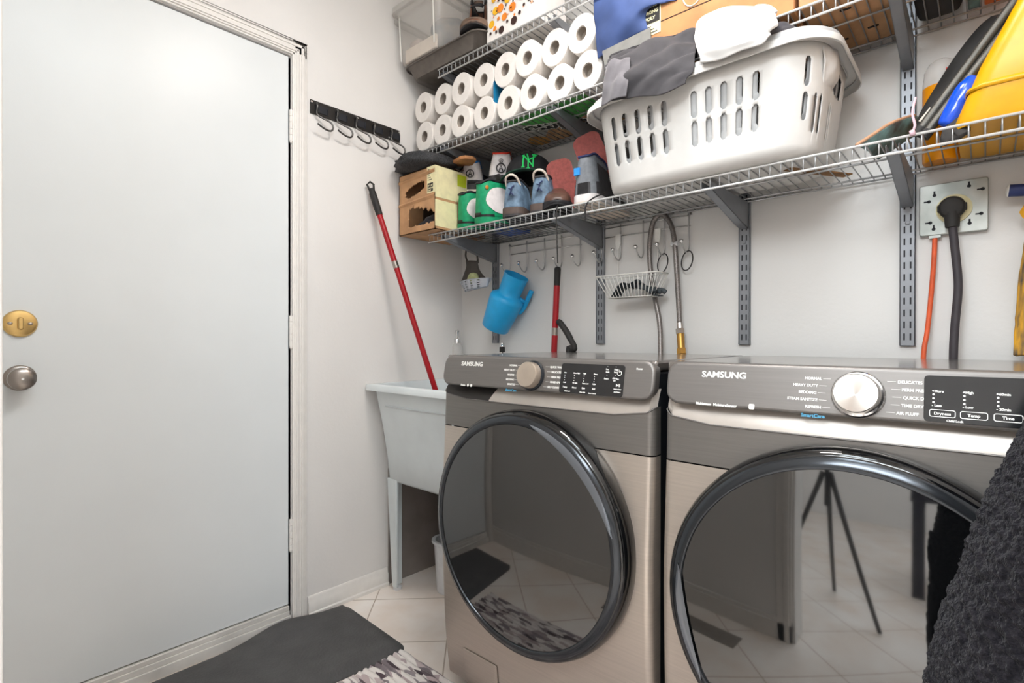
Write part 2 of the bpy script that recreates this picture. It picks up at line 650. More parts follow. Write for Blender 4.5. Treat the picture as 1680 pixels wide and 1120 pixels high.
for (w0, w1_, th) in ((0, .06, .012), (.01, .03, .019)):
    ft.bx(1.42-w1_, 1.42-w0, RF, RF+th, 0, RC)
ft.bx(1.42, 1.43, RF-.12, RF, 0, RC)
struct(ft.build('trim_4', 'trim_paint', bevel=.002))
MB().bx(.95, 1.25, -1.62, -1.52, .0, .004).build('floor_vent', 'vent_grey', bevel=.001, label='flat grey metal floor vent set in the tiles by the front wall', cat='vent')

# lamp on the ceiling
LP = (1.3, -.82)
cl = T('ceiling_lamp', 'round flush ceiling lamp glowing warm white above the machines', 'lamp', (LP[0], LP[1], RC))
MB().lathe([(0, RC-.001), (.17, RC-.001), (.17, RC-.03), (.16, RC-.03), (0, RC-.03)], 40, Matrix.Translation((LP[0], LP[1], 0))).build('canopy', 'satin_nickel', cl)
MB().lathe([(.155, RC-.03), (.15, RC-.055), (.12, RC-.08), (.06, RC-.095), (0, RC-.1)], 40, Matrix.Translation((LP[0], LP[1], 0))).build('lamp_shade', 'lamp_glass', cl)

# ================================================================== SHELVING
ZL, ZM, ZU = 1.50, 1.866, 2.178
DEP = .335


def wire_shelf(x0, x1, z, label):
    t = T('wire_shelf', label, 'shelf', ((x0+x1)/2, -.01, z), group='grey wire closet shelves')
    d = MB()
    x = x0
    while x <= x1+.001:
        d.tube([(x, -.012, z), (x, -DEP+.003, z), (x, -DEP, z-.003), (x, -DEP, z-.033)], .0017, 5)
        x += .0254
    d.build('wire_deck', 'shelf_wire', t, ang=180)
    c = MB()
    for y in (-.012, -.05, -.2):
        c.tube([(x0-.006, y, z-.004), (x1+.006, y, z-.004)], .0028, 7)
    c.build('cross_rod', 'shelf_wire', t, ang=180)
    l = MB()
    for zz in (z-.001, z-.033):
        l.tube([(x0-.006, -DEP-.002, zz), (x1+.006, -DEP-.002, zz)], .0031, 8)
    l.build('front_rail', 'shelf_lip', t, ang=180)
    return t


wire_shelf(.165, 2.14, ZL, 'long grey wire shelf carrying the shoes and the laundry basket')
wire_shelf(.105, 2.14, ZM, 'long grey wire shelf carrying the paper towel rolls and cardboard boxes')
wire_shelf(.225, 2.14, ZU, 'grey wire shelf at the top carrying the clear tote and the dotted gift bag')

STX = (.237, .803, 1.343, 1.7635)
LBL = ('leftmost slotted grey wall standard, behind the blue jug',
       'second slotted grey wall standard from the left, behind the white wire basket',
       'slotted grey wall standard below the laundry basket, right of the hoses',
       'slotted grey wall standard beside the square metal outlet plate')
for x, lb in zip(STX, LBL):
    t = T('shelf_standard', lb, 'shelf standard', (x, 0, 1.04), group='slotted shelf standards')
    w = .0155
    MB().bx(x-w, x+w, -.012, -.0005, 1.04, 2.5).bx(x-w-.002, x-w, -.014, -.0005, 1.04, 2.5).bx(x+w, x+w+.002, -.014, -.0005, 1.04, 2.5).build('channel', 'standard_grey', t, bevel=.001, segs=1)
    s_ = MB()
    z = 1.055
    while z < 2.48:
        for dx in (-.0068, .0068):
            s_.bx(x+dx-.0019, x+dx+.0019, -.0125, -.0118, z, z+.018)
        z += .0318
    s_.build('slot_row', 'slot_dark', t, smooth=False)
    MB().lathe([(0, 0), (.006, 0), (.005, .003), (0, .004)], 12, axis((x, -.012, 1.368), (0, -1, 0))).build('screw', 'standard_grey', t)
bn = ['bracket under the left end of the shoe shelf', 'bracket under the shoe shelf above the second hook rail', 'bracket under the laundry basket', 'bracket under the shelf at the metal outlet plate']
bm_ = ['bracket under the left paper towel rolls', 'bracket under the right paper towel rolls', 'bracket behind the laundry basket under the cardboard boxes', 'bracket under the cardboard boxes at the top right']
bu = ['bracket under the top shelf at the brown boot', 'bracket under the top shelf near the blue bag', None, 'bracket on the far right under the top shelf']
for z, names in ((ZL, bn), (ZM, bm_), (ZU, bu)):
    for x, lb in zip(STX, names):
        if lb is None:
            continue
        side = [(-.014, z-.007), (-DEP+.012, z-.007), (-DEP+.006, z-.012), (-DEP+.012, z-.026), (-.06, z-.082), (-.014, z-.09)]
        b = MB()
        for xs in (x-.0125, x+.011):
            b.prism(side, xs, xs+.0015, Matrix(((0, 0, 1, 0), (1, 0, 0, 0), (0, 1, 0, 0), (0, 0, 0, 1))))
        b.prism([side[3], side[4], side[5], (-.014, z-.088), (-.06, z-.0805), (-DEP+.012, z-.0245)], x-.0125, x+.0125, Matrix(((0, 0, 1, 0), (1, 0, 0, 0), (0, 1, 0, 0), (0, 0, 0, 1))))
        b.build('shelf_bracket', 'standard_grey', smooth=False, label='grey steel '+lb, cat='bracket', group='shelf brackets')

# ================================================================== WASHER AND DRYER
MROT = .0135
MO = Vector((.6913, -.7081, 0))
MT = Matrix.Translation(MO) @ Matrix.Rotation(MROT, 4, 'Z')
YZ = Matrix(((1, 0, 0, 0), (0, 0, 1, 0), (0, 1, 0, 0), (0, 0, 0, 1)))     # prism (x,y)->(d,z), extrude along b


def machine(d0, dryer):
    kind = 'clothes_dryer' if dryer else 'washing_machine'
    lab = 'grey front-load dryer on the right with chrome dial, half hidden by the fleece robe' if dryer else 'grey front-load washer on the left with round dark door beside the sink'
    TT = MT @ Matrix.Translation((d0, 0, 0))
    root = T(kind, lab, 'dryer' if dryer else 'washing machine', TT.translation, MROT)
    W = .689
    # dark cabinet
    MB(TT).bx(.004, W-.004, .03, .60, .03, .985).build('cabinet', 'side_black', root, bevel=.008)
    for dx in (.06, W-.06):
        for b in (.08, .54):
            MB(TT).lathe([(0, 0), (.022, 0), (.022, .012), (.012, .014), (.012, .04), (0, .04)], 16, Matrix.Translation((dx, b, 0))).build('foot', 'rubber_black', root)
    MB(TT).bx(0, W, .012, .60, .985, 1.0085).build('top_lid', 'top_metal', root, bevel=.006, segs=3)

    # front panels: gently bulging sheet with rounded vertical edges
    def bz(z):
        pts = [(.045, .012), (.1, .004), (.2, -.006), (.4, -.016), (.56, -.019), (.8, -.006), (.9, -.002)]
        for (a, b), (c, d) in zip(pts, pts[1:]):
            if z <= c:
                t = (z-a)/(c-a)
                t = max(0, min(1, t))
                return b+(d-b)*t
        return pts[-1][1]

    def lift(d):
        e = min(d, W-d)
        return .024*max(0, 1-max(e, 0)/.055)**2

    def sheet(z0, z1, nz, inset=0., up=False):
        P = []
        for i in range(nz+1):
            z = z0+(z1-z0)*i/nz
            row = []
            r = .018
            row.append((0+inset, .03, z))
            for k in range(7):
                a = PI*k/12
                row.append((r-r*math.cos(a)+inset, r-r*math.sin(a)+bz(z), z))
            for k in range(1, 8):
                row.append((r+(W-2*r)*k/8, bz(z)-.004*math.sin(PI*k/8), z))
            for k in range(7):
                a = PI*(6-k)/12
                row.append((W-r+r*math.cos(a)-inset, r-r*math.sin(a)+bz(z), z))
            row.append((W-inset, .03, z))
            if up:
                row = [(d, b, z+lift(d)*(i/nz)) for d, b, z in row]
            P.append(row)
        return P
    lo = MB(TT).grid(sheet(.045, .797, 14))
    lo.build('front_panel', 'platinum', root, ang=60)
    MB(TT).grid(sheet(.8, .882, 6, up=True)).build('fascia', 'graphite_dark', root, ang=60)
    MB(TT).bx(.01, W-.01, .03, .05, .79, .81).build('seam', 'slot_dark', root, smooth=False)
    # concave band under the control panel, sloping inwards towards its top
    edge = sheet(.8, .882, 6, up=True)[-1][1:-1]
    ends = [q_[0] for q_ in edge]

    def on_edge(d):
        for q0, q1 in zip(edge, edge[1:]):
            if d <= q1[0]+1e-9:
                t = 0 if q1[0]-q0[0] < 1e-9 else (d-q0[0])/(q1[0]-q0[0])
                t = max(0, min(1, t))
                return q0[1]+(q1[1]-q0[1])*t, q0[2]+(q1[2]-q0[2])*t
        return edge[-1][1], edge[-1][2]

    def band(fa, fb, depth, n=40):
        P = []
        for i in range(8):
            t = i/7
            row = []
            for k in range(n+1):
                d = fa(t)+(fb(t)-fa(t))*k/n
                b, z = on_edge(d)
                row.append((d, b+depth*t**1.5*(1-.5*max(0, 1-min(d, W-d)/.03)), z+(.945-z)*t))
            P.append(row)
        return P
    d_end = (lambda t: .19+.04*t) if not dryer else (lambda t: .0)
    MB(TT).grid(band(d_end, lambda t: W, .034)).build('light_band', 'band_metal', root, label='pale curved metal band')
    if not dryer:
        MB(TT).grid(band(lambda t: 0., d_end, .06)).build('drawer_scoop', 'recess_dark', root, label='dark finger recess of the detergent drawer')
    MB(TT).tube([(d, b-.0008, z) for d, b, z in edge], .0016, 6).build('band_edge', 'graphite', root, ang=180)
    # control panel, bottom edge bowed, leaning back a little
    ol = []
    r = .026
    x0, x1, zt = .008, W+.004, 1.008
    for i in range(6):
        a = math.radians(90*i/5)
        ol.append((x1-r+r*math.cos(a), zt-r+r*math.sin(a)))
    for i in range(6):
        a = math.radians(90+90*i/5)
        ol.append((x0+r+r*math.cos(a), zt-r+r*math.sin(a)))
    rb = .03
    zbt = .9215
    for i in range(7):
        a = math.radians(180+90*i/6)
        ol.append((x0+rb+rb*math.cos(a), zbt+rb+rb*math.sin(a)))
    for i in range(7):
        a = math.radians(270+90*i/6)
        ol.append((x1-rb+rb*math.cos(a), zbt+rb+rb*math.sin(a)))
    sh = Matrix.Identity(4)
    sh[1][2] = .20        # lean: b grows with height
    sh[1][3] = -.203
    cp = MB(TT).prism(ol, -.0005, .03, sh @ YZ).build('control_panel', 'graphite', root, bevel=.006, segs=3)

    def face(d, z, off=0.):      # text frame lying on the leaning panel face
        m = Matrix(((1, 0, 0, d), (0, .2, -.98, .20*z-.2036-off), (0, 1, .196, z), (0, 0, 0, 1)))
        return m
    # logo
    MB(TT).text('SAMSUNG', .0168, face(.083, .9795), .0006, .00045, sx=1.13).build('logo', 'print_white', cp, smooth=False, label='maker name in white letters')
    pr = MB(TT)
    pL = MB(TT)
    pR = MB(TT)
    pb = MB(TT)

    if dryer:
        pr.text('Multisteam  MoistureSensor', .0072, face(.075, .9235), .0003, .0003, sx=.98)
        pr.prism(rrect(.178, .188, .9225, .9325, .002), 0, .0004, face(0, 0))
        L = ['NORMAL', 'HEAVY DUTY', 'BEDDING', 'STEAM SANITIZE', 'REFRESH']
        R = ['DELICATES', 'PERM PRESS', 'QUICK DRY', 'TIME DRY', 'AIR FLUFF']
    else:
        pr.text('Steam', .0078, face(.092, .9215), .0003, .0003)
        pr.lathe([(0, 0), (.0042, 0), (.0042, .0004), (0, .0004)], 16, face(.122, .9245))
        pr.prism(rrect(.131, .139, .9205, .928, .0015), 0, .0004, face(0, 0))
        L = ['NORMAL', 'HEAVY DUTY', 'WHITES', 'BEDDING', 'SANITIZE']
        R = ['QUICK WASH', 'DELICATES', 'PERM PRESS', 'RINSE+SPIN', 'SELF CLEAN']
    pb.text('SmartCare', .0085, face(.268, .9175), .0003, .0003)
    kx, kz = .353, .9615
    for i, (a, b) in enumerate(zip(L, R)):
        z = .986-i*.0125
        off = math.sqrt(max(0, .044**2-(z-kz)**2))
        lx = kx-off-.012
        pL.text(a, .0066, face(lx-.006, z-.0024), .0003, .00022, align='RIGHT')
        pR.text(b, .0066, face(kx+off+.018, z-.0024), .0003, .00022)
        pL.prism([(lx-.004, z-.0003), (lx+.008, z-.0003), (lx+.008, z+.0003), (lx-.004, z+.0003)], 0, .0003, face(0, 0))
        pR.prism([(kx+off+.004, z-.0003), (kx+off+.016, z-.0003), (kx+off+.016, z+.0003), (kx+off+.004, z+.0003)], 0, .0003, face(0, 0))
    if not dryer:
        MB(TT).text('Power', .0058, face(.648, .988), .0003, .0002).build('power_print', 'print_white', cp, smooth=False)
    pr.build('badge_print', 'print_white', cp, smooth=False, label='small white printed badges')
    pL.build('cycle_names', 'print_white', cp, smooth=False, label='white cycle names left of the dial')
    pR.build('cycle_names', 'print_white', cp, smooth=False, label='white cycle names right of the dial')
    pb.build('smart_mark', 'print_blue', cp, smooth=False, label='small blue printed word')
    # dial
    KT = TT @ Matrix.Translation((kx, .2*kz-.2035, kz)) @ Matrix.Rotation(math.radians(90-11), 4, 'X')
    MB(KT).lathe([(.0, .0), (.039, .0), (.0395, .003), (.0375, .006), (.034, .007)], 48).build('dial_ring', 'chrome' if dryer else 'side_black', cp, label='raised ring round the dial')
    KN = TT @ Matrix.Translation((kx, .2*kz-.2035, kz)) @ Matrix.Rotation(math.radians(-11), 4, 'X')
    kn = MB(KN)
    prof = [(.0345, -.004), (.0345, -.009), (.0335, -.020), (.0325, -.0245), (.0315, -.026), (.016, -.0265), (0, -.0265)]
    vs = [(r_*math.cos(2*PI*j/48), y_, r_*math.sin(2*PI*j/48)) for r_, y_ in prof for j in range(48)]
    kn.add([(max(a, -9), b, c) for a, b, c in vs], [(i*48+j, i*48+(j+1) % 48, (i+1)*48+(j+1) % 48, (i+1)*48+j) for i in range(len(prof)-1) for j in range(48)])
    knob = kn.build('dial', 'knob_spun' if dryer else 'knob_satin', cp, ang=25, label='round brushed metal dial')
    # display
    dx0, dx1, dz0, dz1 = (.442, .66, .9265, .9985) if dryer else (.444, .62, .925, .9965)
    dp = MB(TT).prism(rrect(dx0, dx1, dz0, dz1, .006), 0, .0012, face(0, 0)).build('display', 'display_black', cp, bevel=.0005, label='glossy black touch panel')
    q = MB(TT)
    D = .0013

    def tx(s, d, z, sz=.0052, al='LEFT'):
        q.text(s, sz, face(d, z, D), .0002, .00018, align=al)

    def dot(d, z, r=.0011):
        q.lathe([(0, 0), (r, 0), (r, .0002), (0, .0002)], 8, face(d, z, D))
    if dryer:
        cols = [(.452, '+More', '- Less', 'Dryness'), (.489, '+High', '- Low', 'Temp'), (.527, '+60min', '- 20min', 'Time')]
        for d, a, b, c in cols:
            tx(a, d, .9725)
            for i in range(3):
                dot(d+.002, .969-.006*i, .0016)
            tx(b, d, .9505)
            q.grid([[Vector((p[0], p[1], 0)) for p in rrect(d-.003, d+.029, .9345, .946, .003)], [Vector((p[0], p[1], 0)) for p in rrect(d-.002, d+.028, .9355, .945, .0025)]], cv=True, T=face(0, 0, D))
            tx(c, d+.013, .938, .0062, 'CENTER')
        d = .566
        tx('+ Slow', d, .9505)
        q.grid([[Vector((p[0], p[1], 0)) for p in rrect(d-.003, d+.033, .932, .946, .003)], [Vector((p[0], p[1], 0)) for p in rrect(d-.002, d+.032, .933, .945, .0025)]], cv=True, T=face(0, 0, D))
        tx('Wrinkle', d+.015, .9402, .0052, 'CENTER')
        tx('Prevent', d+.015, .9348, .0052, 'CENTER')
        tx('Child Lock', .47, .9285, .0045)
        tx('Mixed Load Bell', .566, .9268, .004)
        for i, s_ in enumerate(('Drum Light', 'Damp Alert', 'Eco Dry', 'Alarm Off')):
            tx(s_, .612, .985-.012*i, .005)
    else:
        cols = [(.454, 'Hot', 'Cold', 'Temp'), (.482, 'Extra High', 'No Spin', 'Rinse'), (.51, 'High', 'Extra Low', 'Spin'), (.539, 'Heavy', 'Light', 'Soil')]
        for d, a, b, c in cols:
            tx(a, d, .9725, .0042)
            for i in range(3):
                dot(d+.003, .968-.006*i)
            tx(b, d, .949, .0042)
            tx(c, d, .9375, .0056)
        tx('Child Lock', .46, .9285, .0038)
        tx('Drum Light', .505, .9285, .0034)
        tx('Smart Control', .53, .9275, .0034)
        for i, (a, b) in enumerate((('Pre', 'Soak'), ('Delay', 'End'))):
            tx(a, .571+.022*i, .9845, .005)
            tx(b, .571+.022*i, .9785, .005)
            dot(.575+.022*i, .9925, .0008)
            dot(.575+.022*i, .973, .0008)
        tx('Steam', .568, .963, .005)
        tx('Alarm', .59, .965, .005)
        tx('Off', .592, .9595, .005)
        q.tube([(.607+.0052*math.cos(a), .9785+.0052*math.sin(a), 0) for a in [math.radians(60-300*i/20+360) for i in range(21)]], .0008, 5, T=face(0, 0, D))
        q.tube([(.607, .980, 0), (.607, .986, 0)], .0008, 5, T=face(0, 0, D))
        tx('Start', .601, .964, .003)
        q.prism([(.6015, .9475), (.6075, .951), (.6015, .9545)], 0, .0003, face(0, 0, D))
        q.bx(.608, .6092, .9475, .9545, 0, .0003, face(0, 0, D))
        q.bx(.6105, .6117, .9475, .9545, 0, .0003, face(0, 0, D))
        tx('Hold to Start', .596, .941, .0036)
        tx('Add Clothes', .597, .9345, .0034)
    q.build('display_text', 'print_white', dp, smooth=False, label='white legend on the touch panel')
    # lint filter cover, bottom left of the washer
    if not dryer:
        P = []
        for i in range(9):
            z = .05+.102*i/8
            P.append([(.09+.135*k/8, bz(z)-.004*math.sin(PI*(.09+.135*k/8)/W)-.0032, z) for k in range(9)])
        MB(TT).grid(P).build('filter_cover', 'platinum', root, solid=.0015, bevel=.0008)
    # round door
    cx, cz_ = .343, .562
    base = -.016
    DT = TT @ Matrix.Translation((cx, base, cz_)) @ Matrix.Rotation(PI/2, 4, 'X')
    dr = MB(DT).lathe([(.28, -.004), (.311, -.002), (.3125, .010), (.311, .028), (.306, .041), (.302, .0455), (.298, .0468), (.29, .044)], 96).build('door', 'gloss_black', root, ang=60, label='round glossy black door rim')
    MB(DT).lathe([(.2985, .0462), (.295, .0495), (.286, .0535), (.2795, .055), (.2775, .0535), (.2765, .049)], 96).build('bezel', 'bezel', dr, ang=60, label='grey metallic ring inside the door rim')
    gl = [(.2775*i/14, .0505+.010*(1-(i/14)**2)) for i in range(14, -1, -1)]
    MB(DT).lathe(gl, 96).build('glass', 'door_glass', dr, ang=180, label='dark domed mirror-like glass')
    # pull recess along the upper right of the rim (washer), upper left sweep on the dryer
    a0, a1 = (math.radians(12), math.radians(80)) if not dryer else (math.radians(170), math.radians(215))
    P = []
    for i in range(25):
        a = a0+(a1-a0)*i/24
        wv = math.sin(PI*i/24)**.6
        row = []
        for k in range(5):
            r_ = .292-.004-(.020*wv)*(k/4)
            row.append((r_*math.cos(a), r_*math.sin(a), (.0532+.0026*k/4)+.0012*math.sin(PI*k/4)))
        P.append(row)
    MB(DT).grid(P).build('door_grip', mat('grip_grey' + ('_dryer' if dryer else ''), '8d939b', .2, .8, nz=0), dr, label='bright metallic grip sweep on the rim')
    return root


machine(0, False)
machine(.713, True)

# ================================================================== LEFT SIDE: sink, mop, mat, rug, hooks
sk = T('utility_sink', 'white plastic utility sink on legs in the corner left of the washer', 'sink', (.29, -.28, 0))


def rr(x0, x1, y0, y1, r, z, n=5):
    return [(x, y, z) for x, y in rrect(x0, x1, y0, y1, r, n)]


prof = [(.022, .575, -.522, -.045, .855), (.026, .57, -.513, -.05, .80), (.034, .56, -.495, -.06, .70), (.041, .55, -.478, -.07, .58), (.046, .545, -.468, -.08, .475), (.055, .535, -.455, -.09, .462)]
b = MB()
b.grid([rr(a, c, d, e, .03, z) for a, c, d, e, z in prof], cv=True)
n0 = len(b.v)
inn = [(.03, .565, -.515, -.055, .866), (.045, .55, -.48, -.075, .68), (.058, .53, -.455, -.095, .49), (.1, .48, -.4, -.15, .482)]
b.grid([rr(a, c, d, e, .03, z) for a, c, d, e, z in inn], cv=True)
b.add(rr(.1, .48, -.4, -.15, .03, .482), [tuple(range(24))])
b.add(rr(.055, .535, -.455, -.09, .03, .462), [tuple(range(24))])
b.build('basin', 'sink_plastic', sk, ang=60)
rm = MB()
rm.grid([rr(.02, .578, -.526, -.04, .03, .846), rr(.003, .597, -.55, -.006, .02, .846), rr(.003, .597, -.55, -.006, .02, .868), rr(.006, .594, -.547, -.009, .02, .871), rr(.028, .567, -.516, -.052, .03, .871), rr(.03, .565, -.514, -.055, .03, .864)], cv=True)
rm.build('rim', 'sink_plastic', sk, ang=50)
MB().grid([[(.10, -.514+.004, .79), (.3, -.515+.004, .789), (.52, -.514+.004, .79)], [(.10, -.514-.004, .786), (.3, -.519, .785), (.52, -.518, .786)], [(.10, -.5135+.006, .778), (.3, -.509, .777), (.52, -.5075, .778)]]).build('moulded_ridge', 'sink_plastic', sk)
for sx, sy in ((0, 0), (1, 0), (0, 1), (1, 1)):
    X = lambda x: x if sx == 0 else .59-x
    Y = lambda y: y if sy == 0 else -.55-y
    lg = MB()
    lg.add([(X(.047), Y(-.468), .475), (X(.112), Y(-.468), .475), (X(.084), Y(-.448), .012), (X(.054), Y(-.448), .012),
            (X(.047), Y(-.40), .475), (X(.112), Y(-.455), .475), (X(.084), Y(-.438), .012), (X(.054), Y(-.40), .012),
            (X(.058), Y(-.455), .475), (X(.062), Y(-.438), .012), (X(.058), Y(-.40), .475), (X(.062), Y(-.40), .012)],
           [(0, 1, 2, 3), (1, 5, 6, 2), (5, 8, 9, 6), (8, 10, 11, 9), (10, 4, 7, 11), (4, 0, 3, 7), (3, 2, 6, 9, 11, 7), (0, 4, 10, 8, 5, 1)])
    lo = lg.build('leg', 'sink_plastic', sk, bevel=.003)
    MB().lathe([(0, 0), (.018, 0), (.018, .012), (.012, .016), (0, .016)], 16, Matrix.Translation((X(.068), Y(-.43), 0))).build('foot', 'bin_white', lo)
# faucet behind the washer top
fp = at(824, 577, Y=-.05)
fa = T('faucet', 'small chrome and black tap top poking up behind the washer', 'faucet', (fp.x, -.05, .87))
MB().tube([(fp.x, -.05, .871), (fp.x, -.05, 1.0)], .009, 12).build('riser', 'chrome', fa)
MB().lathe([(0, 0), (.0125, 0), (.0125, .022), (0, .022)], 16, Matrix.Translation((fp.x, -.05, 1.0))).build('collar', 'rubber_black', fa)
MB().lathe([(.010, .0), (.0125, .002), (.0125, .007), (.010, .010), (.0115, .013), (.010, .018), (0, .02)], 16, Matrix.Translation((fp.x, -.05, 1.022))).build('cap', 'chrome', fa)
MB().bx(.28, fp.x+.012, -.062, -.038, .871, .885).build('base', 'chrome', fa, bevel=.004)
# soap dispenser on the back ledge of the sink
dpz = at(751, 560, Y=-.03)
dpx = dpz.x
ds = T('soap_dispenser', 'clear soap dispenser with a chrome pump on the sink behind the washer', 'soap dispenser', (dpx, -.035, .871))
TD = Matrix.Translation((dpx, -.035, .871))
MB(TD).lathe([(0, .001), (.025, .001), (.027, .004), (.027, .15), (.022, .162), (.014, .168)], 24).build('bottle', 'clear_gel', ds)
MB(TD).lathe([(0, .166), (.016, .166), (.016, .186), (.013, .19), (0, .19)], 24).build('collar', 'chrome', ds)
MB(TD).tube([(0, 0, .189), (0, 0, .222)], .0055, 12).tube([(0, 0, .222), (.0, 0, .23)], .011, 12).tube([(0, 0, .227), (.02, -.014, .228), (.03, -.02, .223)], .0045, 8).build('pump', 'chrome', ds)

# red mop pole leaning on the left wall, its foot in the sink
ptop = Vector((.022, -.54, 1.707))
pmid = at(712, 632, Y=-.36)
dr_ = (pmid-ptop).normalized()
pbot = ptop+dr_*((1.707-.50)/-dr_.z)
mp_ = T('mop_handle', 'long red pole with a black grip leaning in the sink', 'mop', pbot)
MB().tube([ptop+dr_*.13, pbot], .0115, 16).build('pole', 'red_paint', mp_)
MB().tube([ptop+dr_*.03, ptop+dr_*.05, ptop+dr_*.12, ptop+dr_*.145], [.010, .0145, .0145, .0135], 16).tube([ptop+dr_*.045+Vector((.006, .004, 0)), ptop+dr_*.012+Vector((.012, .01, 0)), ptop+Vector((.003, .003, 0)), ptop+dr_*.012+Vector((-.009, -.008, 0)), ptop+dr_*.045-Vector((.006, .004, 0))], .0045, 8).build('grip', 'rubber_black', mp_)
MB().tube([ptop+dr_*.345, ptop+dr_*.375], .0125, 16).build('collar', 'satin_nickel', mp_)
MB().tube([pbot, pbot+dr_*-.06], .016, 12).build('socket', 'rubber_black', mp_)

# white bin under the sink
bn_ = T('waste_bin', 'white plastic bin with a raised arched lid beside the washer on the floor', 'bin', (.297, -.24, 0))
MB().grid([rr(.180, .415, -.34, -.14, .06, .002), rr(.170, .425, -.35, -.13, .065, .2), rr(.163, .432, -.357, -.123, .065, .205), rr(.163, .432, -.357, -.123, .065, .215), rr(.175, .42, -.345, -.135, .06, .215), rr(.19, .405, -.33, -.15, .055, .02)], cv=True).build('body', 'bin_white', bn_)
al = []
for i in range(13):
    a = PI*i/12
    al.append([(.297-.125*math.cos(a), -.14+.02*k, .205+.18*math.sin(a)**.7) for k in (0, 1)])
MB().grid(al).grid([[(.297-.125*math.cos(PI*i/12), -.14, .205+.18*math.sin(PI*i/12)**.7), (.297-.125*math.cos(PI*i/12), -.14, .205)] for i in range(13)]).build('lid', 'bin_white', bn_, solid=.003)
MB().bx(.168, .1705, -.27, -.25, .05, .16).build('vent_slot', 'slot_dark', bn_)

# anti-fatigue mat, its wall edge riding up on the sill
P = []
c00, c10, c11, c01 = Vector((.022, -.652)), Vector((.468, -.668)), Vector((.36, -1.56)), Vector((.022, -1.56))
NU, NV = 24, 50
for i in range(NV+1):
    v = i/NV
    row = []
    for j in range(NU+1):
        u = j/NU
        # rounded corners
        p = (c00*(1-u)+c10*u)*(1-v)+(c01*(1-u)+c11*u)*v
        du = min(u, 1-u)*.45
        dv = min(v, 1-v)*.9
        r = .05
        if du < r and dv < r:
            ex, ey = r-du, r-dv
            l = math.hypot(ex, ey)
            if l > r:
                sx = (1 if u < .5 else -1)*ex*(1-r/l)
                sy = (-1 if v < .5 else 1)*ey*(1-r/l)
                p = p+Vector((sx, sy))
        e = min(1, min(du, dv)/.035)
        lift = .03*math.exp(-((v-.28)/.13)**2)*max(0, 1-u*4)
        row.append((p.x, p.y, .003+.016*(e**.8)+lift))
    P.append(row)
mt = MB().grid(P)
mt.grid([[(x, y, z-.0028) for x, y, z in row] for row in P])
mt.build('floor_mat', 'mat_rubber', ang=180, label='dark grey cushioned floor mat lying along the white door', cat='mat')

# braided rug
rg = mat('rug_braid', 'b8aaa6', .95, nz=0)
nt = rg.node_tree
ge = nt.nodes.new('ShaderNodeNewGeometry')
mp2 = nt.nodes.new('ShaderNodeMapping')
mp2.inputs['Scale'].default_value = (20, 90, 1)
nt.links.new(ge.outputs['Position'], mp2.inputs[0])
vo = nt.nodes.new('ShaderNodeTexVoronoi')
vo.inputs['Scale'].default_value = 1
nt.links.new(mp2.outputs[0], vo.inputs['Vector'])
cr = nt.nodes.new('ShaderNodeValToRGB')
e = cr.color_ramp.elements
e[0].color = (*rgb('2f2a2e'), 1)
e[1].color = (*rgb('e9e2dc'), 1)
for ps, hx in ((.16, '57494e'), (.30, '8f8689'), (.48, 'b5a3a3'), (.62, 'ddd6d1')):
    q = e.new(ps)
    q.color = (*rgb(hx), 1)
nt.links.new(vo.outputs['Color'], cr.inputs[0])
nt.links.new(cr.outputs[0], nt.nodes['Principled BSDF'].inputs['Base Color'])
P = []
random.seed(3)
NR = 100
for i in range(NR+1):
    y = -.69-.56*i/NR
    row = []
    for j in range(121):
        x = .46+1.62*j/120
        row.append((x+.004*noise.noise(Vector((i*.7, j*.2, 0))), y+.005*noise.noise(Vector((x*25, y*9, 1))), .006+.009*abs(math.sin(PI*i/4))**.6*(1+.35*noise.noise(Vector((x*60, y*30, 2))))))
    P.append(row)
MB().grid(P).bx(.462, 2.078, -1.248, -.692, .001, .006).build('braided_rug', rg, ang=180, label='chunky braided rug in grey white and mauve in front of the washer', cat='rug')

# black hook rail on the left wall
hr = T('hook_rail', 'black metal rail with five curved hooks on the wall beside the door', 'hook rail', (0, -.578, 1.92))
MB().bx(.0005, .0035, -.786, -.372, 1.917, 1.971).build('rail', 'black_metal', hr, bevel=.001)
for i in range(5):
    y = -.735+i*.0845
    if i == 4:
        y = -.395
    h = MB()
    pts = [(.006, y-.028, 1.955), (.018, y-.03, 1.957), (.021, y-.03, 1.94), (.015, y-.03, 1.924), (.017, y-.026, 1.912), (.024, y-.004, 1.903), (.033, y+.018, 1.893), (.037, y+.026, 1.876), (.037, y+.018, 1.86), (.038, y-.004, 1.858), (.04, y-.03, 1.866), (.041, y-.04, 1.871)]
    h.tube(spl(pts, 5), .0036, 10)
    h.build('hook', 'hook_metal', hr, ang=180)
    k = MB().bx(.0035, .006, y-.03, y+.022, 1.928, 1.955)
    k.tube([(.006, y+.018, 1.953), (.009, y+.018, 1.95), (.009, y+.018, 1.936), (.006, y+.018, 1.932)], .0022, 6)
    k.build('clip_plate', 'slot_dark', hr)
for y in (-.78, -.58, -.43, -.376):
    MB().lathe([(0, 0), (.0045, 0), (.004, .0015), (0, .002)], 12, axis((.0035, y, 1.963 if y != -.43 else 1.926), (1, 0, 0))).build('rivet', 'chrome', hr)

# ================================================================== PAPER TOWELS
RXh, RZh, RL = .0568, .0645, .275
r0 = T('paper_towel_roll', '', 'paper towel roll', (0, 0, 0), group='paper towel rolls')


def rollm(prof, n=40):
    vs = [(r*math.cos(2*PI*j/n)*(RXh/.06), y, r*math.sin(2*PI*j/n)*(RZh/.06)) for r, y in prof for j in range(n)]
    return MB().add(vs, [(i*n+j, i*n+(j+1) % n, (i+1)*n+(j+1) % n, (i+1)*n+j) for i in range(len(prof)-1) for j in range(n)])


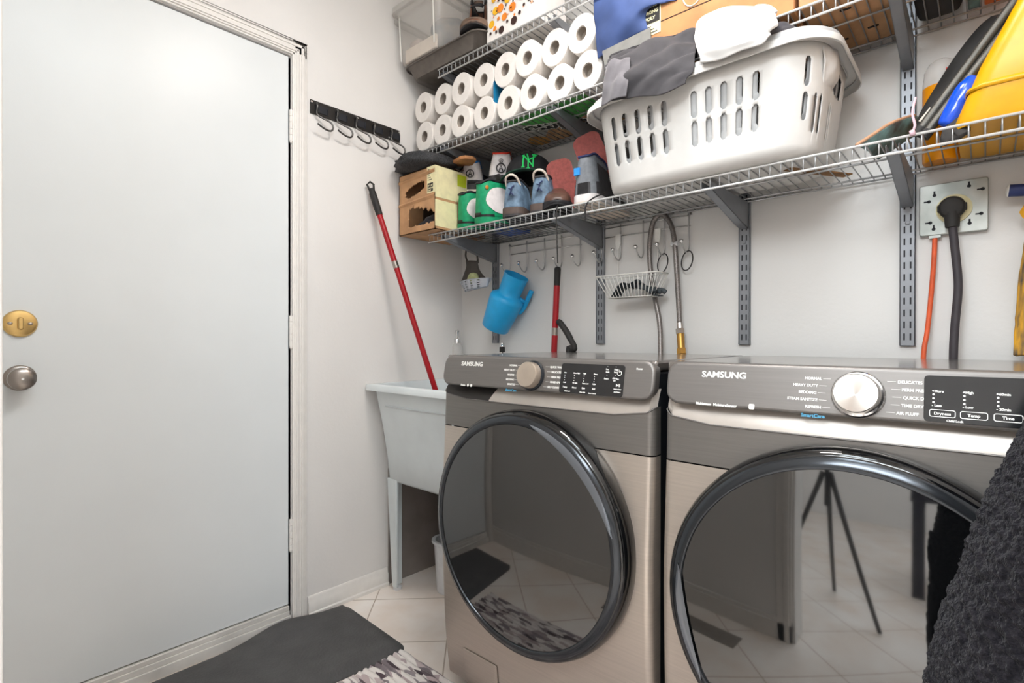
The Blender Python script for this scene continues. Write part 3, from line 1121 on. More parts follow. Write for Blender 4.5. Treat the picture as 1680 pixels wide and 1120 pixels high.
rollm([(.0225, .006), (.0228, 0), (.058, 0), (.0595, .0015), (.06, .004), (.06, RL-.004), (.058, RL), (.02, RL)]).build('paper', 'paper_roll', r0, ang=30)
rollm([(.0225, .0025), (.0205, .0025), (.0205, .03), (.001, .034)], 24).build('core', 'roll_core', r0)
tops = [(692, 170), (723, 157), (756, 147), (790, 130), (826, 105), (863, 92), (905, 72), (952, 52)]
bots = [(694, 220), (722, 207), (755, 195), (791, 180), (831, 163), (872, 150), (912, 130), (962, 113)]
ordn = ['first', 'second', 'third', 'fourth', 'fifth', 'sixth', 'seventh', 'last']
first = True
for row, pts in (('upper', tops), ('lower', bots)):
    xs = [at(px, py, Y=-.325).x for px, py in pts]
    x = xs[0]
    for i, (px, py) in enumerate(pts):
        x = max(xs[i], x+.1138) if i else xs[0]
        z = ZM+.005+RZh+(2*RZh+.0005 if row == 'upper' else 0)
        o = r0 if first else copy_tree(r0)
        first = False
        o.location = (x, -.318+.006*math.sin(i*2.3), z)
        o['label'] = 'white paper towel roll, %s from the left in the %s row' % (ordn[i], row)
        if i == 7:
            XL = x
# printed film under and blue film between the rolls
fl = T('printed_wrapper', 'green and brown printed plastic wrapper flattened under the paper towel rolls', 'wrapper', (.6, -.17, ZM+.002))
MB().bx(.04, .95, -.315, -.03, ZM+.0022, ZM+.0036).build('film', 'pack_grey', fl, smooth=False)
zz = ZM+.0016
MB().prism([(.56, -.31), (.93, -.31), (.93, -.20), (.80, -.16), (.62, -.24)], zz, zz+.0005).build('green_print', 'pack_green', fl, smooth=False)
MB().prism([(.93, -.195), (.93, -.035), (.62, -.035), (.60, -.10), (.70, -.19), (.80, -.155)], zz, zz+.0005).build('brown_print', 'pack_brown', fl, smooth=False)
MB().prism([(.56+.045*math.cos(2*PI*k/16), -.09+.05*math.sin(2*PI*k/16)) for k in range(16)], zz-.0006, zz).build('orange_print', 'gum', fl, smooth=False)
MB().text('omino', .105, Matrix(((.92, -.25, 0, .60), (.38, .9, 0, -.24), (0, 0, 1, zz-.0016), (0, 0, 0, 1))), .0004, .008, sx=.95).build('lettering_outline', 'print_white', fl, smooth=False)
MB().text('omino', .105, Matrix(((.92, -.25, 0, .60), (.38, .9, 0, -.24), (0, 0, 1, zz-.0024), (0, 0, 0, 1))), .0004, .003, sx=.95).build('lettering', 'print_black', fl, smooth=False)
MB().bx(.515, .518, -.312, -.06, ZM+.075, ZM+.2).build('blue_film', 'wrap_blue', label='blue plastic film tucked between the paper towel rolls mid-row', cat='plastic film', smooth=False)
MB().bx(XL+.062, XL+.065, -.3, -.24, ZM+.06, ZM+.2).build('blue_film', 'wrap_blue', label='blue plastic film at the right end of the paper towel rolls', cat='plastic film', smooth=False)

# ================================================================== LOWER SHELF: box, shoes, cap
bxr = T('cardboard_box', 'torn brown cardboard box with two ragged holes at the left end of the shoe shelf', 'box', (.145, -.25, ZL+.003))
BX0, BX1, BY0, BY1, BZ0, BZ1 = .022, .262, -.388, -.10, ZL+.004, ZL+.262


def inhole(u, v):
    # u,v in 0..1 on the front face
    w = .02*noise.noise(Vector((u*16, v*16, 0)))+.012*noise.noise(Vector((u*50, v*50, 3)))
    a = (abs((u-.45)/.27)**3+abs((v-.70-.05*(u-.45)*4)/.085)**3) < 1+w*14
    b_ = (.27 < u+w < 1.02) and (.1+.02*u+w < v < .40-.13*max(0, u-.55)*2+.06*noise.noise(Vector((u*14, 1, 5)))+w)
    return a or b_


f = MB()
N = 56
for i in range(N):
    for j in range(N):
        u, v = (j+.5)/N, (i+.5)/N
        if not inhole(u, v):
            x0, x1 = BX0+(BX1-BX0)*j/N, BX0+(BX1-BX0)*(j+1)/N
            z0, z1 = BZ0+(BZ1-BZ0)*i/N, BZ0+(BZ1-BZ0)*(i+1)/N
            f.add([(x0, BY0, z0), (x1, BY0, z0), (x1, BY0, z1), (x0, BY0, z1)], [(0, 1, 2, 3)])
f.build('front_panel', 'box_card', bxr, solid=-.003)
sh_ = MB()
sh_.bx(BX0, BX0+.003, BY0, BY1, BZ0, BZ1).bx(BX1-.003, BX1, BY0, BY1, BZ0, BZ1).bx(BX0, BX1, BY1-.003, BY1, BZ0, BZ1).bx(BX0, BX1, BY0, BY1, BZ0, BZ0+.003).bx(BX0, BX1, BY0, BY1, BZ1-.003, BZ1)
sh_.build('carton', 'box_card', bxr, smooth=False)
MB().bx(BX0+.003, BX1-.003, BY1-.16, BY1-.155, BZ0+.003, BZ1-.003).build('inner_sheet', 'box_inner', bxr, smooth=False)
for z_, t_ in ((BZ0+.135, .004), (BZ0+.235, .003)):
    MB().add([(BX0, BY0-.0005, z_), (BX1, BY0-.0005, z_+.012), (BX1, BY0-.006, z_+.004), (BX0, BY0-.006, z_-.008), (BX1, BY0-.0005, z_-.006), (BX0, BY0-.0005, z_-.016)], [(0, 1, 2, 3), (3, 2, 4, 5)]).build('crease', 'box_card', bxr, smooth=False)
lb = MB().bx(BX1-.05, BX1, BY0-.0012, BY0-.0003, BZ0+.15, BZ1).bx(BX1+.0002, BX1+.001, BY0, BY0+.2, BZ0+.13, BZ1).bx(BX1+.0002, BX1+.001, BY0, BY0+.12, BZ0+.012, BZ0+.12)
lbo = lb.build('label_sheet', 'label_cream', bxr, smooth=False, label='cream printed label wrapped over the box corner')
FT = Matrix(((1, 0, 0, BX1-.044), (0, 0, -1, BY0-.0013), (0, 1, 0, BZ0+.155), (0, 0, 0, 1)))
pb_ = MB().bx(BX1-.046, BX1-.012, BY0-.0016, BY0-.0012, BZ0+.155, BZ0+.19)
for i in range(6):
    pb_.bx(BX1-.045, BX1-.018-.008*(i % 3), BY0-.0016, BY0-.0012, BZ0+.202+i*.0085, BZ0+.2045+i*.0085)
pb_.build('print', 'print_black', lbo, smooth=False)
MB().text('35\' x 50\'', .0085, FT @ Matrix.Translation((0, .022, .0004)), .0002, .0003).text('STRONG', .0085, FT @ Matrix.Translation((0, .011, .0004)), .0002, .0003).text('POLY', .0085, FT @ Matrix.Translation((0, .002, .0004)), .0002, .0003).build('print_light', 'label_cream', lbo, smooth=False)
MB().bx(BX1+.001, BX1+.0014, BY0+.12, BY0+.17, BZ1-.06, BZ1-.01).build('lime_mark', 'label_lime', lbo, smooth=False)
lp = at(698, 363, Y=BY0+.06)
MB().grid(patch([[(BX0+.07, BY0+.02, BZ0+.02), (BX0+.14, BY0+.03, BZ0+.03), (BX1-.02, BY0+.03, BZ0+.03)], [(BX0+.08, BY0+.05, BZ0+.05), (BX0+.14, BY0+.04, BZ0+.06), (BX1-.02, BY0+.05, BZ0+.05)], [(BX0+.09, BY0+.1, BZ0+.07), (BX0+.14, BY0+.1, BZ0+.085), (BX1-.02, BY0+.1, BZ0+.07)], [(BX0+.09, BY0+.12, BZ0+.004), (BX0+.14, BY0+.12, BZ0+.004), (BX1-.02, BY0+.12, BZ0+.004)]], 6, 6, .006, 40)).build('folded_garment', 'cloth_black', label='black folded cloth inside the torn cardboard box', cat='clothing', solid=.002)


def blob(name, m, c, r, rot=0., amp=.15, fsq=9., seed=1, n=36, squash=0., **kw):
    b = MB()
    P = []
    R_ = Matrix.Rotation(rot, 3, 'Z')
    for i in range(n//2+1):
        th = PI*i/(n//2)
        row = []
        for j in range(n):
            ph = 2*PI*j/n
            d = Vector((max(math.sin(th), 1e-3)*math.cos(ph), max(math.sin(th), 1e-3)*math.sin(ph), math.cos(th)))
            h = 1+amp*(noise.noise(d*1.6+Vector((seed, 0, 0)))+.6*noise.noise(d*fsq*.5+Vector((0, seed, 0))))
            q = Vector((d.x*r[0]*h, d.y*r[1]*h, d.z*r[2]*h))
            if q.z < -squash and squash:
                q.z = -squash
            row.append(Vector(c)+R_ @ q)
        P.append(row)
    return b.grid(P, cv=True).build(name, m, ang=180, **kw)


blob('mesh_bag', 'mesh_fabric', (.13, -.33, BZ1+.036), (.125, .13, .04), .2, .22, 9, 4, squash=.034, label='black mesh bag slumped on top of the torn cardboard box', cat='bag')


def shoe(name, label, cols, P0, toe, up, L=.29, hc=.115, wid=1., group=None, low=False, opts=(), tng=0.):
    """cols: upper, sole, midsole, lining, tongue, laces ; opts: patches (name, mat, t0, t1, a0, a1)"""
    TT = frame(P0, toe, up)
    root = T(name, label, 'shoe', P0, 0, group)
    W = [(0, .013), (.025, .026), (.08, .033), (.25, .034), (.45, .035), (.65, .045), (.8, .046), (.9, .038), (.97, .022), (1, .006)]
    H = [(0, hc*.93), (.1, hc), (.25, hc*.97), (.38, hc*.93), (.5, .072+hc*.1), (.65, .066), (.8, .056), (.92, .045), (1, .028)]
    if low:
        H = [(0, hc*.9), (.1, hc*.92), (.25, hc*.8), (.4, hc*.9), (.5, hc*.88), (.65, hc*.72), (.8, hc*.58), (.92, hc*.48), (1, .028)]

    def ip(A, t):
        for (a, b), (c, d) in zip(A, A[1:]):
            if t <= c:
                u = (t-a)/(c-a)
                u = u*u*(3-2*u) if A is H else u
                return b+(d-b)*u
        return A[-1][1]

    to = .42

    def hs(t):
        return .030-.008*t

    def sfc(t, a, off=0.):
        w = ip(W, t)*wid+off
        h = ip(H, t)+off
        z0 = hs(t)-.004
        sgn = -1 if a < .5 else 1
        aa = a if a < .5 else 1-a
        s = min(1, aa/.36)
        xo, zo = w*(1-.36*s**1.7), z0+(h-z0)*s
        ang = PI*aa
        xc, zc = w*abs(math.cos(ang))**.75, z0+(h-z0)*abs(math.sin(ang))**.6
        k = max(0, min(1, (t-to)/.12))
        return Vector((sgn*(xo*(1-k)+xc*k), t*L - (off if t < .02 else 0), zo*(1-k)+zc*k))
    ts = [0, .012, .03, .06, .1, .16, .22, .28, .34, .39, .42, .45, .49, .54, .6, .68, .75, .82, .88, .93, .97, 1]
    u = MB(TT)
    for half in (0, 1):
        aa = [i*.36/8 for i in range(9)]
        if half:
            aa = [1-a for a in aa]
        u.grid([[sfc(t, a) for a in aa] for t in ts])
    u.grid([[sfc(t, .36+.28*k/6) for k in range(7)] for t in ts if t >= to+.1])
    # throat step is covered by the tongue; close the heel
    u.grid([[sfc(0, i*.36/8), sfc(0, 1-i*.36/8)] for i in range(9)])
    u.build('upper', cols[0], root, ang=180, solid=-.0025)
    l = MB(TT)
    rows = []
    for t in [0.004, .03, .08, .16, .26, .36, .46, .53]:
        a_ = sfc(t, .36)
        b_ = sfc(t, .64)
        z1 = max(hs(t)+.015, 0)
        rows.append([a_, Vector((a_.x*.86, a_.y+.003, a_.z-.008)), Vector((a_.x*.95, a_.y+.004, (a_.z+z1)/2)), Vector((a_.x*.9, a_.y+.004, z1)), Vector((b_.x*.9, b_.y+.004, z1)), Vector((b_.x*.95, b_.y+.004, (b_.z+z1)/2)), Vector((b_.x*.86, b_.y+.003, b_.z-.008)), b_])
    l.grid(rows).build('lining', cols[3], root, ang=180)
    col = MB(TT)
    rim = [sfc(t, .36)+Vector((0, 0, .001)) for t in (.42, .36, .28, .2, .12, .06, .02, .004)]+[sfc(t, .64)+Vector((0, 0, .001)) for t in (.004, .02, .06, .12, .2, .28, .36, .42)]
    col.tube(spl(rim, 3), .0042, 8).build('collar', cols[3], root, ang=180)
    so = MB(TT)
    ts2 = ts
    R_ = [[(-ip(W, t)*wid-.004, t*L-(.003 if t < .02 else 0)+(.003 if t > .98 else 0), z_(t)) for t in ts2]+[(ip(W, t)*wid+.004, t*L-(.003 if t < .02 else 0)+(.003 if t > .98 else 0), z_(t)) for t in reversed(ts2)] for z_ in (lambda t: .008+.004*max(0, t-.8)*5, lambda t: hs(t)*.6, lambda t: hs(t)+.002)]
    so.grid(R_, cv=True)
    k2 = len(R_[0])
    so.add(R_[2], [tuple(range(k2))])
    so.build('midsole', cols[2], root, ang=50)
    os_ = MB(TT)
    R2 = [[(x*1.0, y, z_(y/L)) for x, y, z in R_[0]] for z_ in (lambda t: .0+.012*max(0, t-.85)*5, lambda t: .0085+.012*max(0, t-.85)*5)]
    os_.grid(R2, cv=True)
    os_.add(R2[0], [tuple(reversed(range(k2)))])
    os_.build('outsole', cols[1], root, ang=50)
    if not low:
        tg = MB(TT)
        tg.grid([[(x*.021*(1-.15*abs(x)), (.30+.30*q)*L, ip(H, .42)+.016-.055*q+.004*(1-x*x)+(.010 if q == 0 else 0)+tng*(1-q)**2) for x in (-1, -.5, 0, .5, 1)] for q in (0, .2, .4, .6, .8, 1)]).build('tongue', cols[4], root, solid=.004, ang=180)
        la = MB(TT)
        for i in range(5):
            t = .42+.05*i
            z = ip(H, .42)+.023-.055*((t-.30)/.30)
            la.tube([(-.024, t*L, z-.006), (-.01, (t+.012)*L, z+.001), (.01, (t-.006)*L, z+.001), (.024, t*L, z-.006)], .0026, 6)
        la.build('laces', cols[5], root, ang=180)
    for nm, m, t0, t1, a0, a1 in opts:
        pm = MB(TT)
        if nm.startswith('oval'):
            pm.grid([[sfc((t0+t1)/2+(t1-t0)/2*q*math.cos(2*PI*k/24), (a0+a1)/2+(a1-a0)/2*q*math.sin(2*PI*k/24), .0028) for k in range(24)] for q in (.01, .35, .7, 1)], cv=True)
            pm.build(nm, m, root, ang=180)
            continue
        n1, n2 = 10, 8
        pm.grid([[sfc(t0+(t1-t0)*i/n1, a0+(a1-a0)*j/n2, .0022) for j in range(n2+1)] for i in range(n1+1)])
        if t0 == 0:
            a_ = [a0+(a1-a0)*j/n2 for j in range(n2+1)]
            pm.grid([[sfc(0, a, .0022), sfc(0, 1-a, .0022)] for a in a_])
        pm.build(nm, m, root, ang=180)
    return root, TT, sfc


def emblem(TT, c, ydir, zdir, r, m, root, kind='ring'):
    F_ = frame(TT @ Vector(c), (TT.to_3x3() @ Vector(ydir)), (TT.to_3x3() @ Vector(zdir)))
    b = MB(F_)
    b.tube([(r*math.cos(2*PI*k/20), r*math.sin(2*PI*k/20), 0) for k in range(20)], r*.12, 6, closed=True)
    b.tube([(-r*.45, -r*.7, 0), (0, r*.7, 0), (r*.45, -r*.7, 0)], r*.13, 6)
    b.tube([(-r*.3, -r*.2, 0), (r*.3, -r*.2, 0)], r*.1, 6)
    b.build('emblem', m, root)


TW = Vector((-.62, .78, 0))       # away from the camera, level
cG = ('shoe_green', 'shoe_black', 'shoe_green', 'shoe_black', 'shoe_black', 'shoe_white')
gopt = [('oval_panel', 'shoe_white', .035, .50, .95, .70), ('oval_panel', 'shoe_white', .2, .6, .07, .28), ('vamp', 'shoe_white', .5, .8, .3, .7), ('heel_patch', 'shoe_black', 0, .05, .0, .06), ('heel_patch', 'shoe_black', .0, .14, 1, .96)]
p = at(790, 366, Z=ZL+.004)
s1, T1, f1 = shoe('high_top_sneaker', 'white and green high-top sneaker with an orange dot, in front of the blue sneaker', cG, (p.x-.035, p.y+.02, ZL+.003), (.22, .975, .10), (.10, -.1, 1), .30, .172, 1.45, 'pair of green and white high tops', opts=gopt, tng=.03)
q = f1(.06, .71, .004)
MB(T1).ball(tuple(q), (.003, .008, .008), 12).build('hologram_dot', 'orange_dot', s1)
p = at(748, 377, Z=ZL+.004)
shoe('high_top_sneaker', 'white and green high-top sneaker nearest to the torn cardboard box', cG, (p.x-.008, p.y+.035, ZL+.003), (.22, .975, .10), (.10, -.1, 1), .28, .16, 1.3, 'pair of green and white high tops', opts=gopt, tng=.03)
cC = ('shoe_camo', 'shoe_darkgrey', 'sole_brown', 'shoe_darkgrey', 'shoe_camo', 'sole_cream')
for px, py, lb_ in ((836, 353, 'faded blue sneaker with a cream heel loop, beside the green high top'), (882, 347, 'faded blue sneaker with a cream heel loop, beside the brown leather shoe')):
    p = at(px, py, Z=ZL+.004)
    s_, T_, f_ = shoe('sneaker', lb_, cC, (p.x, p.y+.01, ZL+.003), (-.36, .93, 0), (0, 0, 1), .29, .135, 1.22, 'pair of faded blue sneakers')
    MB(T_).tube(spl([(-.026, .02, .115), (-.020, -.004, .138), (0, -.010, .147), (.020, -.004, .138), (.026, .02, .115)], 4), .004, 8).build('heel_loop', 'sole_cream', s_)
    MB(T_).tube(spl([(-.008, -.004, .075), (0, -.007, .085), (.003, -.007, .1), (.012, -.004, .108)], 3), .0025, 6).tube([(0, -.007, .085), (.01, -.005, .072)], .0025, 6).tube([(.001, -.007, .095), (-.01, -.005, .1)], .002, 6).build('emblem', 'shoe_navy', s_)
    MB(T_).bx(.024, .034, .02, .05, .0, .02).build('gum_patch', 'gum', s_, bevel=.003)

# second row: it rests on the collars of the first
zb = ZL+.179
cB = ('shoe_white', 'sole_cream', 'shoe_darkgrey', 'shoe_blue', 'shoe_navy', 'shoe_navy')
s_, T_, f_ = shoe('sneaker', 'white and navy sneaker with blue collar above the green high tops', cB, (at(773, 288, Y=-.2).x, -.2, zb+.012), (-.62, .78, 0), (0, 0, 1), .24, .135, 1.5, opts=[('side_panel', 'shoe_navy', .12, .75, 1, .72), ('heel_band', 'shoe_darkgrey', 0, .25, 0, .06), ('heel_band', 'shoe_darkgrey', 0, .3, 1, .92)])
emblem(T_, (-.004, -.006, .075), (0, 0, 1), (0, -1, 0), .016, 'shoe_black', s_)
cR = ('shoe_white', 'sole_brown', 'shoe_darkgrey', 'shoe_red', 'shoe_red', 'shoe_black')
s_, T_, f_ = shoe('sneaker', 'white sneaker with red collar and round black heel emblem', cR, (at(822, 288, Y=-.2).x, -.2, zb+.003), (-.62, .78, 0), (0, 0, 1), .24, .14, 1.6, opts=[('side_panel', 'shoe_red', .14, .6, 1, .8), ('side_band', 'shoe_darkgrey', .1, .16, 1, .68), ('heel_band', 'shoe_darkgrey', 0, .3, 0, .06), ('heel_band', 'shoe_darkgrey', 0, .3, 1, .94)])
emblem(T_, (0, -.006, .07), (0, 0, 1), (0, -1, 0), .018, 'shoe_black', s_)
emblem(T_, (0, -.005, .1), (0, 0, 1), (0, -1, 0), .008, 'shoe_black', s_)

# baseball cap
cc = at(868, 278, Y=-.15)
cc.z = zb
cap = T('baseball_cap', 'black baseball cap with green interlocked letters on the shoe shelf', 'cap', cc)
CD = Vector((.55, -.83, 0))        # front of the cap looks at the room
CT = frame(cc, -CD, (0, 0, 1))
P = []
for i in range(13):
    th = PI/2*i/12
    P.append([Vector((.095*math.sin(th+.0001)*math.cos(2*PI*j/40), .1*math.sin(th+.0001)*math.sin(2*PI*j/40), .018+.098*math.cos(th)**.8)) for j in range(40)])
MB(CT).grid(P, cv=True).build('crown', 'cap_black', cap, ang=180, solid=-.003)
P = []
for i in range(9):
    q = i/8
    P.append([Vector((math.sin(a)*(.094+.02*q), -math.cos(a)*(.098+.075*q)*1.0, .02-.016*q-.012*(math.sin(a)**2)*q)) for a in [math.radians(-70+140*k/16) for k in range(17)]])
MB(CT).grid(P).build('brim', 'cap_green', cap, ang=180, solid=.003)
MB(CT).ball((0, 0, .117), .006, 10).build('button', 'cap_black', cap)
ny = MB(CT)


def onc(x, z):
    # embroidery point on the cap front: x sideways (view left positive), z up
    zz_ = min(max((z-.018)/.098, 0), .999)
    c_ = zz_**(1/.8)
    s__ = math.sqrt(1-c_*c_)
    return Vector((x, -math.sqrt(max(1e-6, 1-(x/.095/max(s__, .2))**2))*.1*s__-.0015, z))


def stroke(pts, r=.0028):
    P_ = []
    for (a, b), (c, d) in zip(pts, pts[1:]):
        P_ += [onc(a+(c-a)*k/4, b+(d-b)*k/4) for k in range(4)]
    P_.append(onc(*pts[-1]))
    ny.tube(P_, r, 6)


xo = .012
for st in ([(-.024+xo, .036), (-.024+xo, .086)], [(-.024+xo, .086), (.014+xo, .038)], [(.014+xo, .034), (.014+xo, .09)], [(-.03+xo, .036), (-.018+xo, .036)], [(.008+xo, .09), (.02+xo, .09)], [(-.03+xo, .086), (-.02+xo, .088)],
           [(-.012+xo, .096), (-.004+xo, .07), (-.004+xo, .03)], [(.026+xo, .094), (.018+xo, .078), (-.004+xo, .062)], [(-.01+xo, .03), (.003+xo, .03)]):
    stroke(st)
ny.build('monogram', 'embroidery_green', cap, label='green embroidered interlocked letters')

# two black and red sneakers standing on their toes, soles to the room
cS = ('shoe_black', 'sole_maroon', 'sole_cream', 'shoe_red', 'shoe_black', 'shoe_black')
for px, py, Yq, toe, up, lb_, sc in ((958, 222, -.2, (.34, .12, -.93), (-.42, .85, .10), 'black sneaker showing its maroon sole, higher of the two beside the basket', 1.3),
                                     (915, 263, -.245, (.16, .1, -.95), (-.50, .80, .1), 'black sneaker showing its maroon sole, lower of the two beside the cap', 1.2)):
    p = at(px, py, Y=Yq)
    Ls = (p.z-ZL-(.115 if px > 940 else .022))/-Vector(toe).normalized().z
    s_, T_, f_ = shoe('sneaker', lb_, cS, p, toe, up, Ls, .1*sc, 1.05*sc, 'pair of black sneakers with maroon soles', opts=[('heel_panel', 'shoe_red', 0, .1, 0, .12), ('heel_panel', 'shoe_red', 0, .1, 1, .88)])
    MB(T_).tube(spl([(-.008, .0, .1*sc), (-.007, -.02, .11*sc), (.007, -.02, .11*sc), (.008, .0, .1*sc)], 4), .004, 6).build('pull_tab', 'shoe_black', s_)

cK = ('shoe_grey', 'sole_cream', 'shoe_white', 'shoe_navy', 'shoe_darkgrey', 'shoe_black')
p = at(962, 333, Z=ZL+.004)
s_, T_, f_ = shoe('high_top_sneaker', 'grey high-top sneaker with a blue tag and white sole beside the laundry basket', cK, (p.x-.012, p.y, ZL+.003), (-.12, .99, 0), (0, 0, 1), .29, .168, 1.3, opts=[('ankle_patch', 'shoe_darkgrey', .1, .5, .9, .72), ('foot_panel', 'shoe_darkgrey', 0, .8, 1, .88), ('foot_panel', 'shoe_darkgrey', 0, .8, 0, .12)])
MB(T_).bx(-.033, -.012, -.0045, .004, .098, .122).build('blue_tag', 'tag_blue', s_)
cD = ('leather_brown', 'shoe_black', 'shoe_black', 'leather_brown', 'leather_brown', 'shoe_black')
p = at(918, 340, Z=ZL+.004)
s_, T_, f_ = shoe('leather_shoe', 'dark brown leather slip-on shoe with its shiny toe at the shelf edge', cD, (p.x-.135, p.y+.175, ZL+.003), (.58, -.81, 0), (0, 0, 1), .23, .11, 1.05, low=True)
# laces hanging over the front rail
l1 = at(912, 345, Y=-.345)
l2 = at(911, 430, Y=-.10)
MB().tube(spl([(l1.x-.02, -.30, ZL+.012), (l1.x, -.338, ZL+.006), (l1.x+.001, -.343, ZL-.03), (l1.x, -.34, ZL-.09), (l1.x+.002, -.337, at(911, 432, Y=-.337).z)], 6), .0022, 6).build('shoelace', 'rubber_black', label='black lace hanging from the leather shoe over the rail', cat='shoelace')
l3 = at(961, 345, Y=-.345)
MB().tube(spl([(l3.x+.03, -.27, ZL+.04), (l3.x+.015, -.325, ZL+.012), (l3.x, -.343, ZL-.012), (l3.x-.004, -.342, ZL-.05), (l3.x-.004, -.341, at(958, 362, Y=-.341).z)], 6), .0026, 6).build('shoelace', 'rubber_black', label='short black lace dangling from the grey sneaker', cat='shoelace')

# tan sandal on top of the mesh bag
sd = T('sandal', 'tan soled sandal lying on the black mesh bag on the box', 'shoe', (.24, -.26, BZ1+.02))
P = [[Vector((x*ww, yy, zz_)) for x in (-1, -.6, 0, .6, 1)] for yy, ww, zz_ in ((-.12, .012, .012), (-.105, .028, .008), (-.05, .033, .0), (.02, .031, .0), (.08, .042, .002), (.115, .03, .008), (.128, .01, .012))]
STM = Matrix.Translation((.242, -.235, BZ1+.055)) @ Matrix.Rotation(math.radians(62), 4, 'Z') @ Matrix.Rotation(math.radians(14), 4, 'X') @ Matrix.Scale(1.25, 4)
MB(STM).grid(P).build('sole', 'sole_tan', sd, solid=.014, bevel=.003)
MB(STM).grid([[Vector((x*.034, yy, -.004-.03*(1-x*x))) for x in (-1, -.5, 0, .5, 1)] for yy in (.0, .03, .06)]).build('strap', 'leather_brown', sd, solid=-.003)

# ================================================================== LAUNDRY BASKET
def basket(name, label, dx, dz, m, sc, ph=0.):
    """perforated tapered basket; slots cut through the wall"""
    zb, zt = ZL+.004+dz, ZL+.262+dz
    cx, cy = 1.325+dx, -.222
    def outline(v, grow=0.):
        # half sizes at height v 0..1
        hx = (.283+.034*v**.8)*sc+grow
        hy = (.152+.030*v**.8)*sc+grow
        return hx, hy
    r = .09
    # perimeter parametrised by arc position on a reference rounded rectangle
    def pt(s, v, grow=0.):
        hx, hy = outline(v, grow)
        rr_ = r+.01*v
        segs = [(2*(hx-rr_), 0), (PI/2*rr_, 1), (2*(hy-rr_), 2), (PI/2*rr_, 3), (2*(hx-rr_), 4), (PI/2*rr_, 5), (2*(hy-rr_), 6), (PI/2*rr_, 7)]
        ref = [.36, .14, .14, .14, .36, .14, .14, .14]
        tot = sum(ref)
        s = (s % 1)*tot
        k = 0
        while k < 7 and s > ref[k]:
            s -= ref[k]
            k += 1
        u = s/ref[k]
        z = zb+(zt-zb)*v
        if k == 0:
            return Vector((cx-(hx-rr_)+2*(hx-rr_)*u, cy-hy, z))
        if k == 1:
            a = -PI/2+PI/2*u
            return Vector((cx+hx-rr_+rr_*math.cos(a), cy-hy+rr_+rr_*math.sin(a), z))
        if k == 2:
            return Vector((cx+hx, cy-hy+rr_+2*(hy-rr_)*u, z))
        if k == 3:
            a = PI/2*u
            return Vector((cx+hx-rr_+rr_*math.cos(a), cy+hy-rr_+rr_*math.sin(a), z))
        if k == 4:
            return Vector((cx+hx-rr_-2*(hx-rr_)*u, cy+hy, z))
        if k == 5:
            a = PI/2+PI/2*u
            return Vector((cx-hx+rr_+rr_*math.cos(a), cy+hy-rr_+rr_*math.sin(a), z))
        if k == 6:
            return Vector((cx-hx, cy+hy-rr_-2*(hy-rr_)*u, z))
        a = PI+PI/2*u
        return Vector((cx-hx+rr_+rr_*math.cos(a), cy-hy+rr_+rr_*math.sin(a), z))
    tot = 1.56
    S0 = lambda x: x/tot            # arc coordinate
    slots = []
    front = [-.026+.0345*i for i in range(5)]+[.184+.0335*i for i in range(5)]
    for f_ in [q_+ph for q_ in front]:
        slots.append((f_, .0145, .27, .525))
        slots.append((f_, .0145, .56, .825))
    slots.append((.36+.062, .012, .30, .55))
    slots.append((.36+.062, .012, .6, .86))
    for e_ in (.36+.09, .36+.108, .36+.17, .36+.185):
        slots.append((e_, .009, .2, .55))
    slots.append((.36+.14+.03, .09, .66, .90))       # hand hole, right end
    slots.append((.36+.14*3+.36+.14+.03, .09, .66, .90))   # hand hole, left end
    us = {0., 1.}
    k = 0.
    while k < tot:
        us.add(round(k/tot, 5))
        k += .02
    vs_ = {0., .04, .1, .2, .3, .5, .7, .9, 1.}
    for a, w, v0, v1 in slots:
        ww = w
        for q in (a, a+ww*.28, a+ww*.72, a+ww):
            us.add(round((q % tot)/tot, 5))
        h = .028
        for q in (v0, v0+h, v1-h, v1):
            vs_.add(round(q, 4))
    us = sorted(us)
    vl = sorted(vs_)
    us = us[:-1]
    # merge almost equal u
    uu = [us[0]]
    for q in us[1:]:
        if q-uu[-1] > 1e-4:
            uu.append(q)
    us = uu
    n = len(us)
    b = MB()
    for v in vl:
        for u_ in us:
            e_ = .0 if v > .04 else .02*(1-v/.04)**2
            b.v.append(pt(u_, v, -e_))
    for i in range(len(vl)-1):
        for j in range(n):
            a, c, d, e_ = i*n+j, i*n+(j+1) % n, (i+1)*n+(j+1) % n, (i+1)*n+j
            um = ((us[j]+(us[j+1] if j+1 < n else 1.))/2*tot)
            vm = (vl[i]+vl[i+1])/2
            cut = None
            for s0, w, v0, v1 in slots:
                s0 = s0 % tot
                if s0 < um < s0+w and v0 < vm < v1:
                    cu_ = 0 if um < s0+w*.28 else (2 if um > s0+w*.72 else 1)
                    cv_ = 0 if vm < v0+.028 else (2 if vm > v1-.028 else 1)
                    cut = (cu_, cv_)
                    break
            if cut is None:
                b.f.append((a, c, d, e_))
            elif cut == (0, 0):
                b.f.append((a, c, e_))
            elif cut == (2, 0):
                b.f.append((a, c, d))
            elif cut == (0, 2):
                b.f.append((a, d, e_))
            elif cut == (2, 2):
                b.f.append((c, d, e_))
    b.f.append(tuple(reversed(range(n))))
    t = T(name, label, 'laundry basket', (cx, cy, zb))
    b.build('body', m, t, ang=60, solid=-.0025)
    # rolled rim
    R_ = []
    N = 120
    for off, z in ((0, zt-.004), (0, zt), (.006, zt+.004), (.024, zt+.002), (.030, zt-.004), (.031, zt-.02), (.028, zt-.021)):
        R_.append([pt(j/N, 1, off)+Vector((0, 0, z-zt+.010*math.sin(2*PI*(j/N)*2)*0)) for j in range(N)])
    MB().grid(R_, cv=True).build('rim', m, t, ang=70, solid=-.002)
    return t, pt, zt


